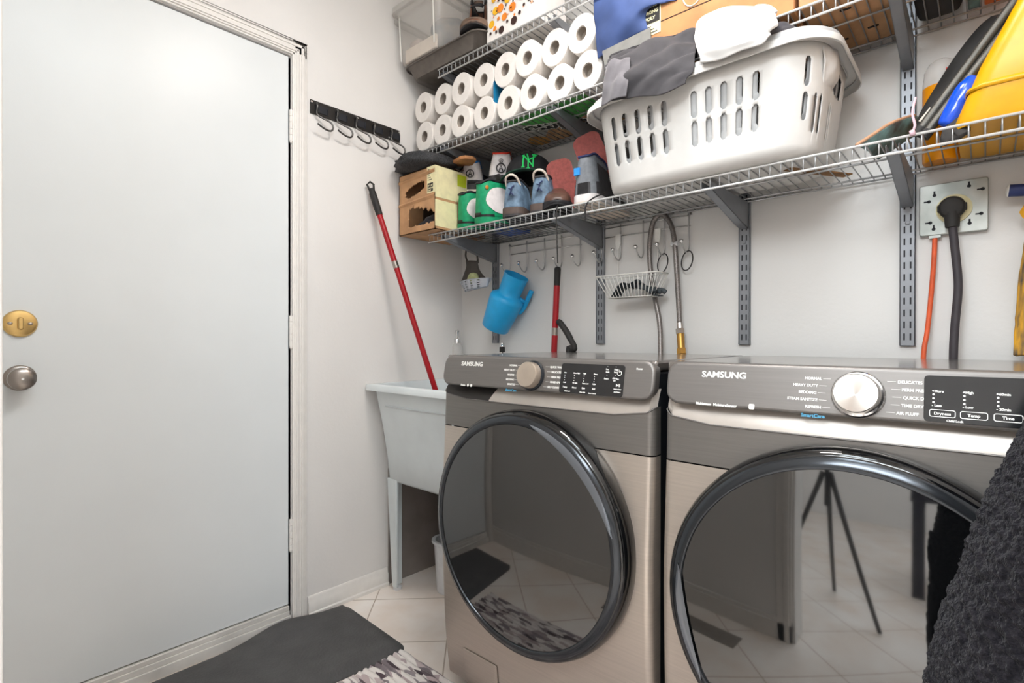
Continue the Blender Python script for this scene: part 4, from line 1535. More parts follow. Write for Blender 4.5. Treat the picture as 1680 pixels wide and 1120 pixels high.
bk, bpt, bzt = basket('laundry_basket', 'white plastic laundry basket with slotted sides full of clothes on the shelf', 0, 0, 'basket_white', 1.)
b2, bpt2, bzt2 = basket('laundry_basket', 'second white basket nested inside the slotted laundry basket, its rim showing above', .004, .016, 'liner_grey', .962, .014)

# clothes heaped in the basket
def W(px, py, Y):
    return at(px, py, Y=Y)


def low(rows, z=1.853):
    return [[Vector((p_.x, p_.y, min(p_.z, z) if p_.y > -.342 else p_.z)) for p_ in r_] for r_ in rows]


dk = [[W(982, 166, -.485), W(1030, 156, -.487), W(1085, 146, -.485), W(1118, 126, -.478)],
      [W(984, 132, -.482), W(1028, 118, -.486), W(1080, 106, -.48), W(1136, 97, -.465)],
      [W(990, 98, -.43), W(1030, 82, -.43), W(1085, 70, -.42), W(1141, 62, -.40)],
      [W(1002, 84, -.35), W(1042, 66, -.352), W(1088, 50, -.352), W(1143, 44, -.35)],
      [W(1010, 100, -.30), W(1050, 85, -.30), W(1095, 70, -.30), W(1150, 60, -.30)]]
MB().grid(patch(low(dk), 14, 14, .013, 17, 2, 1.3, (.75, 0, .66))).build('folded_garment', 'cloth_dark', ang=180, solid=-.004, sub=1, label='dark grey garment crumpled over the left side of the laundry basket', cat='clothing')
gk = [[W(979, 172, -.49), W(1002, 162, -.5), W(1024, 154, -.495)],
      [W(984, 134, -.488), W(1006, 124, -.50), W(1030, 120, -.49)],
      [W(990, 102, -.45), W(1008, 94, -.46), W(1034, 88, -.45)],
      [W(1000, 92, -.34), W(1016, 84, -.34), W(1040, 78, -.34)]]
MB().grid(patch(low(gk), 10, 10, .009, 26, 5, 1.2, (.3, 0, .9))).build('folded_garment', 'cloth_grey', ang=180, solid=-.004, sub=1, label='mid grey garment bunched at the far left corner of the laundry basket', cat='clothing')
wk = [[W(1144, 94, -.472), W(1175, 94, -.475), W(1215, 80, -.475), W(1250, 68, -.472), W(1264, 52, -.465)],
      [W(1137, 66, -.455), W(1175, 58, -.47), W(1215, 55, -.475), W(1254, 43, -.465), W(1272, 29, -.45)],
      [W(1141, 34, -.38), W(1180, 22, -.39), W(1220, 14, -.39), W(1258, 10, -.38), W(1278, 18, -.37)],
      [W(1165, 22, -.35), W(1200, 11, -.352), W(1235, 6, -.352), W(1266, 6, -.35), W(1280, 15, -.348)],
      [W(1175, 40, -.3), W(1205, 32, -.3), W(1235, 26, -.3), W(1266, 24, -.3), W(1278, 30, -.3)]]
MB().grid(patch(low(wk), 12, 12, .0085, 17, 8, 1.2, (.85, 0, -.4))).build('folded_garment', 'cloth_white', ang=180, solid=-.006, sub=1, label='white folded garment on top of the laundry basket', cat='clothing')
nk = [[W(1240, 70, -.42), W(1275, 62, -.41), W(1312, 60, -.40)],
      [W(1250, 50, -.38), W(1282, 40, -.375), W(1310, 50, -.37)],
      [W(1264, 32, -.35), W(1286, 26, -.352), W(1308, 44, -.35)],
      [W(1262, 50, -.3), W(1284, 48, -.3), W(1308, 58, -.3)]]
MB().grid(patch(low(nk), 8, 8, .009, 18, 4, .6)).build('folded_garment', 'cloth_black', ang=180, solid=-.004, sub=1, label='charcoal garment at the right end of the laundry basket', cat='clothing')
# filling below the heap, seen only at the slots
blob('folded_garment', 'cloth_white', (1.30, -.2, ZL+.14), (.21, .10, .10), 0, .06, 9, 6, label='white clothes filling the inside of the laundry basket', cat='clothing')
# white cloth hanging over the right end
hk = [[W(1320, 64, -.33), W(1335, 60, -.27), W(1345, 58, -.16)],
      [W(1345, 76, -.345), W(1362, 74, -.28), W(1366, 72, -.16)],
      [W(1352, 100, -.345), W(1372, 96, -.28), W(1376, 92, -.16)],
      [W(1348, 130, -.33), W(1370, 125, -.27), W(1374, 118, -.16)],
      [W(1344, 158, -.31), W(1360, 150, -.26), W(1366, 140, -.17)]]
MB().grid(patch(hk, 8, 8, .006, 22, 3, .6)).build('cloth_sheet', 'cloth_white', ang=180, solid=-.004, sub=1, label='white cloth hanging over the right end of the laundry basket', cat='cloth')

# ================================================================== MIDDLE SHELF, RIGHT: blue bag, boxes
bg = at(975, 92, Y=-.34)
bp_ = [[W(978, 96, -.335), W(1000, 80, -.345), W(1040, 58, -.34), W(1062, 46, -.335)],
       [W(974, 50, -.33), W(1004, 38, -.36), W(1040, 26, -.36), W(1064, 18, -.335)],
       [W(974, 5, -.325), W(1010, -8, -.35), W(1060, -10, -.35), W(1112, -6, -.335)],
       [W(978, -40, -.30), W(1015, -50, -.31), W(1060, -65, -.31), W(1100, -80, -.29)],
       [W(985, -45, -.08), W(1020, -55, -.08), W(1060, -70, -.08), W(1100, -85, -.08)]]
bp_ = [[Vector((min(p_.x, 1.137) if p_.y > -.33 else p_.x, p_.y, min(p_.z, 2.166) if p_.y > -.35 else p_.z)) for p_ in r_] for r_ in bp_]
MB().grid(patch(bp_, 7, 7, .008, 10, 3, .5)).build('fabric_bag', 'blue_fabric', ang=180, solid=-.004, sub=1, label='slate blue fabric bag on the shelf right of the paper towel rolls', cat='bag')
# grey flap and the big box with the sticker
CX0, CX1 = 1.145, 1.565
cb = T('cardboard_box', 'long brown cardboard box with a black and cream sticker behind the white garment', 'box', ((CX0+CX1)/2, -.19, ZM+.004))
MB().bx(CX0, CX1, -.328, -.03, ZM+.004, ZM+.24).build('carton', 'box_card_orange', cb, bevel=.003)
MB().bx(CX0, CX1, -.3285, -.325, ZM+.118, ZM+.121).build('flap_seam', 'box_inner', cb, smooth=False)
st = MB().bx(CX0+.0, CX0+.065, -.3295, -.3284, ZM+.09, ZM+.19).build('sticker', 'label_cream', cb, smooth=False, label='cream sticker with a black printed block')
FT = Matrix(((1, 0, 0, CX0+.006), (0, 0, -1, -.33), (0, 1, 0, ZM+.128), (0, 0, 0, 1)))
MB().bx(CX0+.003, CX0+.062, -.3302, -.3294, ZM+.125, ZM+.187).build('print_block', 'print_black', st, smooth=False)
tb = MB()
for i, s_ in enumerate(("35' x 50'", 'STRONG', 'POLY')):
    tb.text(s_, (.0145, .013, .013)[i], FT @ Matrix.Translation((.026, .043-.018*i, .0006)), .0003, .0004, align='CENTER')
tb.build('sticker_text', 'label_cream', st, smooth=False)
tk = MB()
for i in range(3):
    tk.bx(CX0+.006, CX0+.055-.01*i, -.3302, -.3294, ZM+.096+.009*i, ZM+.0985+.009*i)
tk.build('small_print', 'print_black', st, smooth=False)
mk_ = MB()
mk_.tube([(CX0+.16+.028*math.cos(a), -.3292, ZM+.165+.04*math.sin(a)) for a in [2*PI*k/24 for k in range(24)]], .002, 5, closed=True)
mk_.tube([(CX0+.15, -.3292, ZM+.15), (CX0+.16, -.3292, ZM+.19), (CX0+.17, -.3292, ZM+.15)], .002, 5)
mk_.build('printed_mark', 'sole_cream', cb, smooth=False)
hn = MB().prism([(CX0+.33+.03*math.cos(a)*abs(math.cos(a))**-.3 if abs(math.cos(a)) > 1e-6 else CX0+.33, ZM+.18+.011*math.sin(a)) for a in [2*PI*k/24 for k in range(24)]], -.3292, -.3284, Matrix(((1, 0, 0, 0), (0, 0, 1, 0), (0, 1, 0, 0), (0, 0, 0, 1))))
hn.build('hand_hole', 'box_inner', cb, smooth=False)
gf = [W(990, 83, -.338), W(1064, 46, -.34), W(1066, 62, -.336), W(1000, 90, -.332)]
MB().add([W(988, 84, -.345), W(1066, 45, -.345), W(1068, 70, -.345), W(992, 110, -.345)]+[p_+Vector((0, .006, 0)) for p_ in (W(988, 84, -.345), W(1066, 45, -.345), W(1068, 70, -.345), W(992, 110, -.345))],
         [(0, 1, 2, 3), (7, 6, 5, 4), (0, 4, 5, 1), (1, 5, 6, 2), (2, 6, 7, 3), (3, 7, 4, 0)]).build('grey_board', 'grey_board', smooth=False, label='grey board leaning below the blue fabric bag', cat='board')
c2 = T('cardboard_box', 'brown cardboard box at the upper right seen through the shelf wires', 'box', (1.66, -.18, ZM+.004))
MB().bx(1.572, 1.745, -.32, -.03, ZM+.004, ZM+.27).build('carton', 'box_card', c2, bevel=.003)
hb = MB()
for x, y in ((1.60, -.2), (1.66, -.25), (1.70, -.12), (1.63, -.1)):
    hb.bx(x-.012, x+.012, y-.004, y+.004, ZM+.0028, ZM+.0042)
hb.build('hand_hole', 'box_inner', c2, smooth=False)
hb = MB()
for x, y in ((1.30, -.25), (1.36, -.15), (1.44, -.22), (1.5, -.1), (1.52, -.26)):
    hb.bx(x-.013, x+.013, y-.004, y+.004, ZM+.0028, ZM+.0042)
hb.build('base_slot', 'box_inner', cb, smooth=False)
MB().bx(1.785, 1.875, -.29, -.04, ZM+.004, ZM+.2).build('dark_case', 'bag_black', bevel=.02, label='dark case on the shelf at the upper right beyond the bracket', cat='case')
MB().bx(1.885, 1.91, -.26, -.04, ZM+.004, ZM+.2).build('book', 'teal_art', bevel=.003, label='teal spined book standing beside the dark case', cat='book')
MB().bx(1.915, 1.975, -.26, -.04, ZM+.004, ZM+.17).build('carton_pack', 'zip_orange', bevel=.003, label='orange pack on the upper right shelf', cat='pack')

# ================================================================== TOP SHELF: tray, tote, boot, gift bag
ty = T('oven_tray', 'dark grey rimmed tray lying under the clear tote on the top shelf', 'tray', (.25, -.19, ZU+.004))
tx0, tx1, ty0, ty1 = .028, .50, -.375, -.03
MB().grid([rr(tx0+.03, tx1-.03, ty0+.03, ty1-.03, .04, ZU+.004), rr(tx0+.008, tx1-.008, ty0+.008, ty1-.008, .045, ZU+.05), rr(tx0, tx1, ty0, ty1, .05, ZU+.052), rr(tx0-.004, tx1+.004, ty0-.004, ty1+.004, .05, ZU+.049)], cv=True).add(rr(tx0+.03, tx1-.03, ty0+.03, ty1-.03, .04, ZU+.004), [tuple(range(24))]).build('pan', 'tray_dark', ty, ang=60, solid=.002)
rmp = MB()
rmp.tube(rr(tx0-.003, tx1+.003, ty0-.003, ty1+.003, .05, ZU+.051), .0035, 8, closed=True)
rmp.build('rolled_edge', 'tray_dark', ty, ang=180)
zt_ = ZU+.058
tt_ = T('storage_tote', 'clear plastic storage tote stuffed with things at the top left by the wall', 'storage box', (.16, -.25, zt_))


def toteoutline(g, z):
    return rr(.035-g, .285+g, -.395-g*1.2, -.06+g*.2, .035, z)


MB().grid([toteoutline(-.004, zt_), toteoutline(.0, zt_+.01), toteoutline(.012, zt_+.2), toteoutline(.013, zt_+.205), toteoutline(.024, zt_+.206), toteoutline(.025, zt_+.18)], cv=True).add(toteoutline(-.004, zt_), [tuple(range(24))]).build('body', 'tote_plastic', tt_, ang=60, solid=-.0018)
MB().grid([toteoutline(.018, zt_+.212), toteoutline(.03, zt_+.212), toteoutline(.03, zt_+.235), toteoutline(.02, zt_+.245)], cv=True).add(toteoutline(.02, zt_+.245), [tuple(range(24))]).build('lid', 'tote_plastic', tt_, ang=60, solid=-.0018)
MB().tube([(.052, -.40, zt_+.01), (.05, -.41, zt_+.2)], .003, 6).tube([(.27, -.4, zt_+.01), (.275, -.412, zt_+.2)], .003, 6).build('corner_rib', 'white_wire', tt_, ang=180)
blob('bundle', 'tote_stuff', (.21, -.22, zt_+.10), (.075, .13, .095), 0, .12, 9, 11, label='dark bundle of cloth inside the clear storage tote', cat='bundle')
MB().bx(.05, .12, -.36, -.1, zt_+.004, zt_+.11).build('paper_packet', 'tote_paper', bevel=.012, label='pale paper packet inside the clear storage tote', cat='packet')
MB().bx(.06, .26, -.385, -.372, zt_+.004, zt_+.06).build('folded_card', 'sole_cream', bevel=.003, label='cream card at the front inside the clear storage tote', cat='card')
# boot
bt = at(783, 54, Z=ZU+.058)
bt = Vector((bt.x+.012, -.372, bt.z))
cBt = ('boot_brown', 'shoe_black', 'leather_worn', 'shoe_black', 'leather_worn', 'shoe_black')
s_, T_, f_ = shoe('boot', 'worn brown leather boot on the tray beside the dotted gift bag', cBt, (bt.x-.62*.22, bt.y+.78*.22, ZU+.0565), (.62, -.78, 0), (0, 0, 1), .235, .21, 1.25, opts=[('toe_cap', 'leather_worn', .72, .98, .02, .98)])
MB(T_).lathe([(0, 0), (.012, 0), (.01, .003), (0, .004)], 14, Matrix.Translation((-.036, .1, .16)) @ Matrix.Rotation(-PI/2, 4, 'Y')).build('badge', 'print_white', s_)
# gift bag with dots
gx0, gx1 = at(800, 55, Y=-.33).x, at(884, 14, Y=-.33).x
gb = T('gift_bag', 'white gift bag with orange and brown dots on the top shelf', 'gift bag', ((gx0+gx1)/2, -.26, ZU+.004))
MB().add([(gx0, -.333, ZU+.004), (gx1, -.333, ZU+.004), (gx1, -.16, ZU+.004), (gx0, -.16, ZU+.004), (gx0, -.328, ZU+.30), (gx1, -.328, ZU+.30), (gx1, -.2, ZU+.30), (gx0, -.2, ZU+.30)], [(0, 1, 2, 3), (0, 4, 5, 1), (1, 5, 6, 2), (2, 6, 7, 3), (3, 7, 4, 0)]).build('body', 'gift_white', gb, smooth=False, solid=-.001)
GM = Matrix(((1, 0, 0, gx0), (0, 0, -1, -.3336), (0, 1, 0, ZU+.004), (0, 0, 0, 1)))
random.seed(21)
dots = {'dot_orange': [], 'dot_yellow': [], 'dot_dark': [], 'dot_peach': []}
gw = gx1-gx0
dl = [(.10, .052, .012, 'dot_yellow'), (.18, .095, .013, 'dot_yellow'), (.36, .055, .012, 'dot_orange'), (.28, .095, .014, 'dot_orange'), (.52, .075, .014, 'dot_orange'), (.42, .115, .013, 'dot_yellow'), (.70, .1, .015, 'dot_orange'), (.17, .03, .007, 'dot_orange'),
      (.30, .012, .012, 'dot_dark'), (.55, .022, .013, 'dot_dark'), (.08, .018, .005, 'dot_dark'), (.42, .032, .005, 'dot_dark'), (.66, .04, .006, 'dot_dark'), (.20, .014, .005, 'dot_dark'), (.74, .06, .005, 'dot_dark'), (.84, .07, .006, 'dot_dark'), (.55, .11, .006, 'dot_orange'), (.24, .06, .006, 'dot_orange'), (.35, .125, .01, 'dot_dark'), (.9, .1, .02, 'dot_peach'), (.8, .125, .013, 'dot_peach')]
for u_, v_, r_, m_ in dl:
    dots[m_].append((u_*gw, v_+.012, r_*1.15))
for u_ in range(26):
    dots[random.choice(['dot_orange', 'dot_dark', 'dot_peach'])].append((random.uniform(.08, .92)*gw, random.uniform(.01, .15), random.uniform(.002, .0045)))
for u_ in range(40):
    dots[random.choice(['dot_orange', 'dot_yellow', 'dot_peach'])].append((random.uniform(.08, .92)*gw, random.uniform(.15, .28), random.uniform(.004, .014)))
for m_, l_ in dots.items():
    b = MB(GM)
    for i, (u_, v_, r_) in enumerate(l_):
        z0 = .0002+.00012*(i % 6)+{'dot_peach': 0, 'dot_yellow': .0003, 'dot_orange': .0006, 'dot_dark': .0009}[m_]
        b.lathe([(r_, z0-.0004), (r_, z0), (0, z0)], 20, Matrix.Translation((u_, v_, 0)))
    b.build('dot_print', m_, gb, smooth=False, label=m_.split('_')[1]+' printed dots')
bb_ = blob('cloth_bundle', 'tote_stuff', ((gx0+gx1)/2+.05, -.09, ZU+.06), (.12, .06, .055), 0, .12, 9, 4, squash=.054, label='grey bundle behind the dotted gift bag on the top shelf', cat='bundle')

# ================================================================== LOWER SHELF, RIGHT
# yellow bin leaning at the right end
yb_ = T('yellow_bin', 'big yellow plastic bin at the right end of the shelf', 'bin', (1.99, -.2, ZL+.004))
ys = [(1.872, 2.10, -.315, -.035, ZL+.004), (1.870, 2.105, -.32, -.03, ZL+.02), (1.908, 2.118, -.328, -.022, ZL+.12), (1.962, 2.128, -.335, -.015, ZL+.23), (2.01, 2.134, -.34, -.01, ZL+.32)]
MB().grid([rr(a, c, d, e_, .035, z) for a, c, d, e_, z in ys], cv=True).add(rr(1.872, 2.10, -.315, -.035, .035, ZL+.004), [tuple(range(24))]).build('body', 'yellow_plastic', yb_, ang=60)
MB().grid([rr(1.887, 2.112, -.326, -.02, .035, ZL+.07), rr(1.885, 2.115, -.329, -.018, .035, ZL+.073), rr(1.887, 2.116, -.329, -.018, .035, ZL+.078), rr(1.895, 2.116, -.325, -.02, .035, ZL+.082)], cv=True).build('moulded_band', 'yellow_plastic', yb_, ang=60)
# black sling bag and poles leaning to the right
sb_ = T('racket_bag', 'black fabric sling bag with an orange zip leaning behind grey poles', 'bag', (1.82, -.15, ZL+.004))
Lw = [W(1500, 214, -.13), W(1508, 188, -.13), W(1530, 150, -.125), W(1565, 95, -.12), W(1600, 50, -.115), W(1625, 28, -.11), W(1646, 22, -.11)]
Rw = [W(1512, 226, -.14), W(1535, 205, -.14), W(1565, 172, -.135), W(1600, 130, -.13), W(1630, 88, -.12), W(1645, 55, -.115), W(1652, 30, -.11)]
g = []
for a, c in zip(spl(Lw, 4), spl(Rw, 4)):
    g.append([a+(c-a)*k/8+Vector((0, -.02*math.sin(PI*k/8), 0)) for k in range(9)])
MB().grid(g).build('pouch', 'bag_black', sb_, solid=-.03, bevel=.004, ang=180)
MB().tube([W(1622, 52, -.15), W(1632, 40, -.15), W(1640, 27, -.15)], .004, 8).build('zip_pull', 'zip_orange', sb_)
MB().tube([W(1545, 160, -.175), W(1575, 118, -.17), W(1600, 88, -.165)], .005, 8).build('yellow_piping', 'yellow_tool', sb_)
MB().tube([W(1510, 200, -.175), W(1528, 178, -.175)], .005, 8).build('pale_piping', 'sole_cream', sb_)
for lbx, pa, pb2, r_ in (('upper grey folding pole leaning across the black sling bag', W(1504, 222, -.215), W(1672, -6, -.205), .011), ('lower grey folding pole leaning beside the blue bottle', W(1514, 226, -.225), W(1690, -2, -.215), .010)):
    pt_ = T('folding_pole', lbx, 'pole', pa, 0, 'grey folding poles')
    MB().tube([pa, pb2], r_, 12).build('tube', 'pole_grey', pt_, ang=60)
    MB().tube([pa, pa+(pb2-pa)*.06], r_*1.25, 12).build('end_cap', 'rubber_black', pt_, ang=60)
blm = [W(1552, 208, -.25), W(1562, 190, -.25), W(1576, 165, -.25), W(1590, 140, -.25), W(1594, 124, -.25)]
bo = T('blue_bottle', 'shiny bright blue slim pouch leaning between the poles and the yellow bin', 'bottle', blm[0])
MB().tube(spl(blm, 5), [.010, .017, .0185, .0195, .020, .0205, .021, .021, .021, .0215, .022, .022, .022, .022, .021, .020, .018, .014, .012, .009, .004], 16).build('body', 'blue_film', bo, ang=180)
MB().tube([W(1560, 214, -.262), W(1578, 200, -.262), W(1592, 175, -.262)], .004, 6).build('pale_edge', 'pink_cord', bo)
MB().grid(patch([[W(1540, 232, -.30), W(1570, 225, -.31), W(1592, 215, -.30)], [W(1548, 210, -.27), W(1575, 205, -.29), W(1597, 180, -.28)], [W(1585, 170, -.24), W(1597, 155, -.25), W(1615, 140, -.24)]], 6, 6, .006, 20, 2)).build('black_pouch', 'bag_black', solid=-.01, ang=180, label='black cloth pouch under the blue pouch at the rail', cat='pouch')
# jug at the back with yellow liquid
jx = at(1538, 110, Y=-.045).x
jg = T('jug', 'translucent plastic jug half full of yellow liquid behind the black sling bag', 'jug', (jx, -.05, ZL+.004))
JT = Matrix.Translation((jx+.008, -.048, ZL+.004))
MB(JT).lathe([(.038, .19), (.038, .2), (.035, .232), (.026, .25), (.015, .258), (0, .26)], 32).build('bottle', 'clear_gel', jg)
MB(JT).lathe([(0, 0), (.036, 0), (.038, .004), (.038, .19), (0, .192)], 32).build('liquid', 'yellow_liquid', jg, label='yellow liquid filling the lower part')
MB(JT).lathe([(.0385, .21), (.0385, .223)], 8, a0=-1.3, a1=-1.0).build('label_mark', 'shoe_red', jg)
# curved board with peach edge, brown strip, pink cord
ba = [W(1405, 238, -.30), W(1430, 222, -.27), W(1460, 203, -.22), W(1490, 192, -.14), W(1500, 190, -.10)]
for v_ in ba:
    v_.z = max(v_.z, ZL+.006)
P = [[p_, p_+Vector((.012, .09, .006)), p_+Vector((.02, .15, .002))] for p_ in spl(ba, 5)]
cbd = T('curved_board', 'thin curved board with a printed face and peach edge by the wall standard', 'board', ba[0])
MB().grid([[Vector((q.x, min(q.y, -.02), q.z)) for q in r_] for r_ in P]).build('printed_face', 'teal_art', cbd, solid=-.006, ang=180)
MB().tube(spl(ba, 5), .0042, 8).build('peach_edge', 'peach_edge', cbd, ang=180, label='peach coloured edge')
MB().bx(1.44, 1.64, -.006, .006, 0, .003, Matrix.Translation((1.585, -.17, ZL+.002)) @ Matrix.Rotation(1.0, 4, 'Z') @ Matrix.Translation((-1.54, 0, 0)) @ Matrix.Scale(2.4, 4, (0, 1, 0))).build('wood_strip', 'wood_brown', smooth=False, label='brown wooden strip lying on the wires right of the laundry basket', cat='strip')
pc = W(1497, 215, -.335)
MB().tube(spl([W(1502, 160, -.33), W(1497, 185, -.338), W(1501, 205, -.342), W(1497, 216, -.343)], 5), .0026, 6).tube([W(1496, 214, -.343), W(1498, 222, -.343)], .005, 8).build('pink_cord', 'pink_cord', ang=180, label='pale pink cord knotted on the shelf rail at the sling bag', cat='cord')

# ================================================================== BACK WALL: hook rails, hoses, hanging things
def hook_rail(name, label, xs, z1, z2, zbot, xl, xr):
    t = T(name, label, 'hook rail', ((xl+xr)/2, 0, zbot), 0, 'chrome wire hook rails on the back wall')
    MB().tube([(xl, -.008, z1), (xr, -.008, z1)], .0021, 6).tube([(xl, -.008, z2), (xr, -.008, z2)], .0021, 6).build('cross_wire', 'steel_wire', t, ang=180)
    for x in xs:
        h = MB()
        h.tube(spl([(x, -.0105, min(z1+.012, ZL-.009)), (x, -.0105, zbot+.04), (x+.001, -.011, zbot+.018), (x+.001, -.02, zbot), (x, -.035, zbot-.001), (x-.002, -.05, zbot+.012), (x-.004, -.058, zbot+.028)], 5), .0026, 7)
        o = h.build('hook', 'steel_wire', t, ang=180)
        MB().ball((x-.004, -.06, zbot+.033), .0082, 14).build('ball_tip', 'chrome', o)
    for x in (xl, xr):
        MB().lathe([(0, 0), (.006, 0), (.006, .004), (0, .005)], 12, axis((x, -.0005, z1+.004), (0, -1, 0))).build('screw', 'chrome', t)
    return t


hx1 = [at(px, py, Y=-.02).x for px, py in ((834, 440), (862, 440), (891, 438), (919, 433), (950, 428))]
hx2 = [at(px, py, Y=-.02).x for px, py in ((985, 425), (1016, 420), (1053, 416), (1088, 411), (1128, 405))]
hook_rail('hook_rail', 'left chrome wire hook rail with five ball-tipped hooks above the washer', hx1, 1.474, 1.437, 1.352, hx1[0]-.006, hx1[-1]+.004)
hook_rail('hook_rail', 'right chrome wire hook rail with five ball-tipped hooks, white basket clipped on it', hx2, 1.484, 1.448, 1.356, hx2[0]-.006, hx2[-1]+.004)

# rings on the last two hooks
for x, lb_, m_ in ((hx2[3], 'speckled black hair tie hanging from the hook beside the braided hose', 'shoe_darkgrey'), (hx2[4], 'black hair tie hanging from the rightmost hook', 'rubber_black')):
    MB().tube([(x+.001+.024*math.sin(a)+.004*math.cos(a), -.026-.010*math.sin(a), 1.357-.031+.033*math.cos(a)) for a in [2*PI*k/28 for k in range(28)]], .0021, 6, closed=True).build('hair_tie', m_, ang=180, label=lb_, cat='hair tie', group='hair ties on the hooks')

# blue two-handled jug hung from the first hook, tilted
bj0 = at(812, 538, Y=-.085)
bj1 = at(850, 452, Y=-.075)
bd = (bj1-bj0).normalized()
JM = frame(bj0, Vector((0, -1, 0)), bd)         # local z runs up the jug
jx_ = T('jug', 'bright blue plastic jug with narrow neck hanging tilted from the left hook', 'jug', bj0)
Hh = (bj1-bj0).length
k = Hh/.265
MB(JM).lathe([(0, .0), (.060*k, .0), (.063*k, .004*k), (.074*k, .10*k), (.078*k, .142*k), (.076*k, .156*k), (.060*k, .168*k), (.050*k, .176*k), (.052*k, .2*k), (.056*k, .262*k), (.0575*k, .265*k), (.054*k, .264*k), (.049*k, .2*k), (.046*k, .18*k), (0, .178*k)], 40).build('body', 'plastic_blue', jx_, ang=60)
hd = (RGT-bd*RGT.dot(bd)).normalized()
hl = JM.inverted().to_3x3() @ hd
MB(JM).tube(spl([hl*.074*k+Vector((0, 0, .108*k)), hl*.085*k+Vector((0, 0, .135*k)), hl*.088*k+Vector((0, 0, .18*k)), hl*.088*k+Vector((0, 0, .228*k))], 5), [.010]*9+[.0105]*6+[.010], 12).tube([hl*.083*k+Vector((0, 0, .165*k)), hl*.045*k+Vector((0, 0, .175*k))], .008, 10).build('handle', 'plastic_blue', jx_, ang=180)
# blue package lying on the deck above
bq = at(842, 383, Z=ZL+.006)
MB().bx(bq.x-.06, bq.x+.07, -.16, -.06, ZL+.004, ZL+.03).build('packet', 'plastic_blue2', bevel=.006, label='small dark blue packet lying under the shoes, seen through the shelf wires', cat='packet')

# sponge caddy on its strap, hung from the leftmost bracket
cy = T('sponge_caddy', 'hanging sponge holder with dark strap and grey perforated cup at the left bracket', 'sponge holder', (0, 0, 0))
cyc = at(780, 455, X=.21)
cy.location = (cyc.x, cyc.y, cyc.z-.05)
cY = cyc.y
st_ = at(775, 408, X=.215)
def C(px, py, dy=0.):
    p_ = at(px, py, Y=cY+dy)
    return p_
Lp = [C(771, 409), C(765, 425), C(766, 436), C(763, 447), C(757, 463)]
Rp = [C(780, 410), C(783, 425), C(786, 440), C(792, 450), C(800, 458)]
g = []
for i, (a, c) in enumerate(zip(spl(Lp, 5), spl(Rp, 5))):
    g.append([a+(c-a)*q/8+Vector((0, -.012*math.sin(PI*q/8), 0)) for q in range(9)])
MB().grid(g[6:]).build('strap', 'caddy_strap', cy, solid=.003, ang=180)
lpn = [C(768, 432), C(764, 420), C(766, 408), C(773, 403), C(780, 406), C(783, 420), C(784, 432)]
MB().tube(spl(lpn, 5), .0042, 8).build('loop', 'caddy_strap', cy, ang=180)
p1, p2, p3, p4 = C(755, 462, -.02), C(803, 455, -.02), C(800, 470, -.02), C(764, 479, -.02)
rows = []
for i in range(9):
    v = i/8
    a = p1+(p4-p1)*v
    c = p2+(p3-p2)*v
    rows.append([a+(c-a)*q/14+Vector((0, -.03*math.sin(PI*q/14), 0)) for q in range(15)])
cg = MB()
n = 15
cg.v = [q for r_ in rows for q in r_]
for i in range(8):
    for j in range(14):
        if i % 2 == 1 and j % 3 == 1 and 0 < j < 13:
            continue
        cg.f.append((i*n+j, i*n+j+1, (i+1)*n+j+1, (i+1)*n+j))
cg.build('cup', 'caddy_grey', cy, solid=.003, ang=180)
bk_ = [[p4+(p3-p4)*q/8 for q in range(9)], [p1+(p2-p1)*q/8+Vector((0, .02, 0)) for q in range(9)]]
MB().grid(bk_).grid([[p4+(p3-p4)*q/8+Vector((0, -.03*math.sin(PI*q/8), 0)) for q in range(9)], [p4+(p3-p4)*q/8+Vector((0, .0, 0)) for q in range(9)]]).build('cup_back', 'caddy_grey', cy, solid=.002, ang=180)
blob('sponge', 'sponge', tuple(C(776, 457, -.022)), (.035, .014, .028), 0, .08, 9, 2, n=24, label='pale green sponge sitting in the grey perforated holder', cat='sponge')

# red short pole with a black grip, hanging by the lace behind the washer
rt, rb_ = at(915, 438, Y=-.065), at(909, 577, Y=-.075)
dd = (rb_-rt).normalized()
rb2 = rt+dd*((rt.z-.02)/-dd.z)
rp = T('broom_handle', 'short red pole with a black grip standing behind the washer', 'broom', rb2)
MB().tube([rt+dd*.075, rb2], .0125, 16).build('pole', 'red_paint', rp, ang=60)
MB().tube([rt, rt+dd*.006, rt+dd*.07, rt+dd*.085], [.009, .0135, .0125, .012], 16).build('grip', 'rubber_black', rp, ang=60)
MB().tube([rt+dd*.245, rt+dd*.275], .0132, 16).build('collar', 'satin_nickel', rp, ang=60)
MB().tube([rb2+Vector((0, 0, .05)), rb2], .016, 12).build('socket', 'rubber_black', rp)
bh = T('brush_handle', 'black curved handle poking up behind the washer beside the red pole', 'brush', at(932, 600, Y=-.075))
bpts = [at(px, py, Y=-.08) for px, py in ((915, 526), (921, 532), (930, 545), (937, 558), (942, 568), (941, 574), (932, 580))]
last = bpts[-1]
bpts.append(Vector((last.x, last.y, .7)))
MB().tube(spl(bpts, 4), [.009, .0115, .0125, .013]+[.0125]*8+[.0115]*6+[.012]*6+[.010]*5, 14).build('handle', 'rubber_black', bh, ang=180)
MB().tube([Vector((last.x, last.y, .7)), Vector((last.x, last.y, .02))], .011, 10).build('shaft', 'black_metal', bh, ang=60)

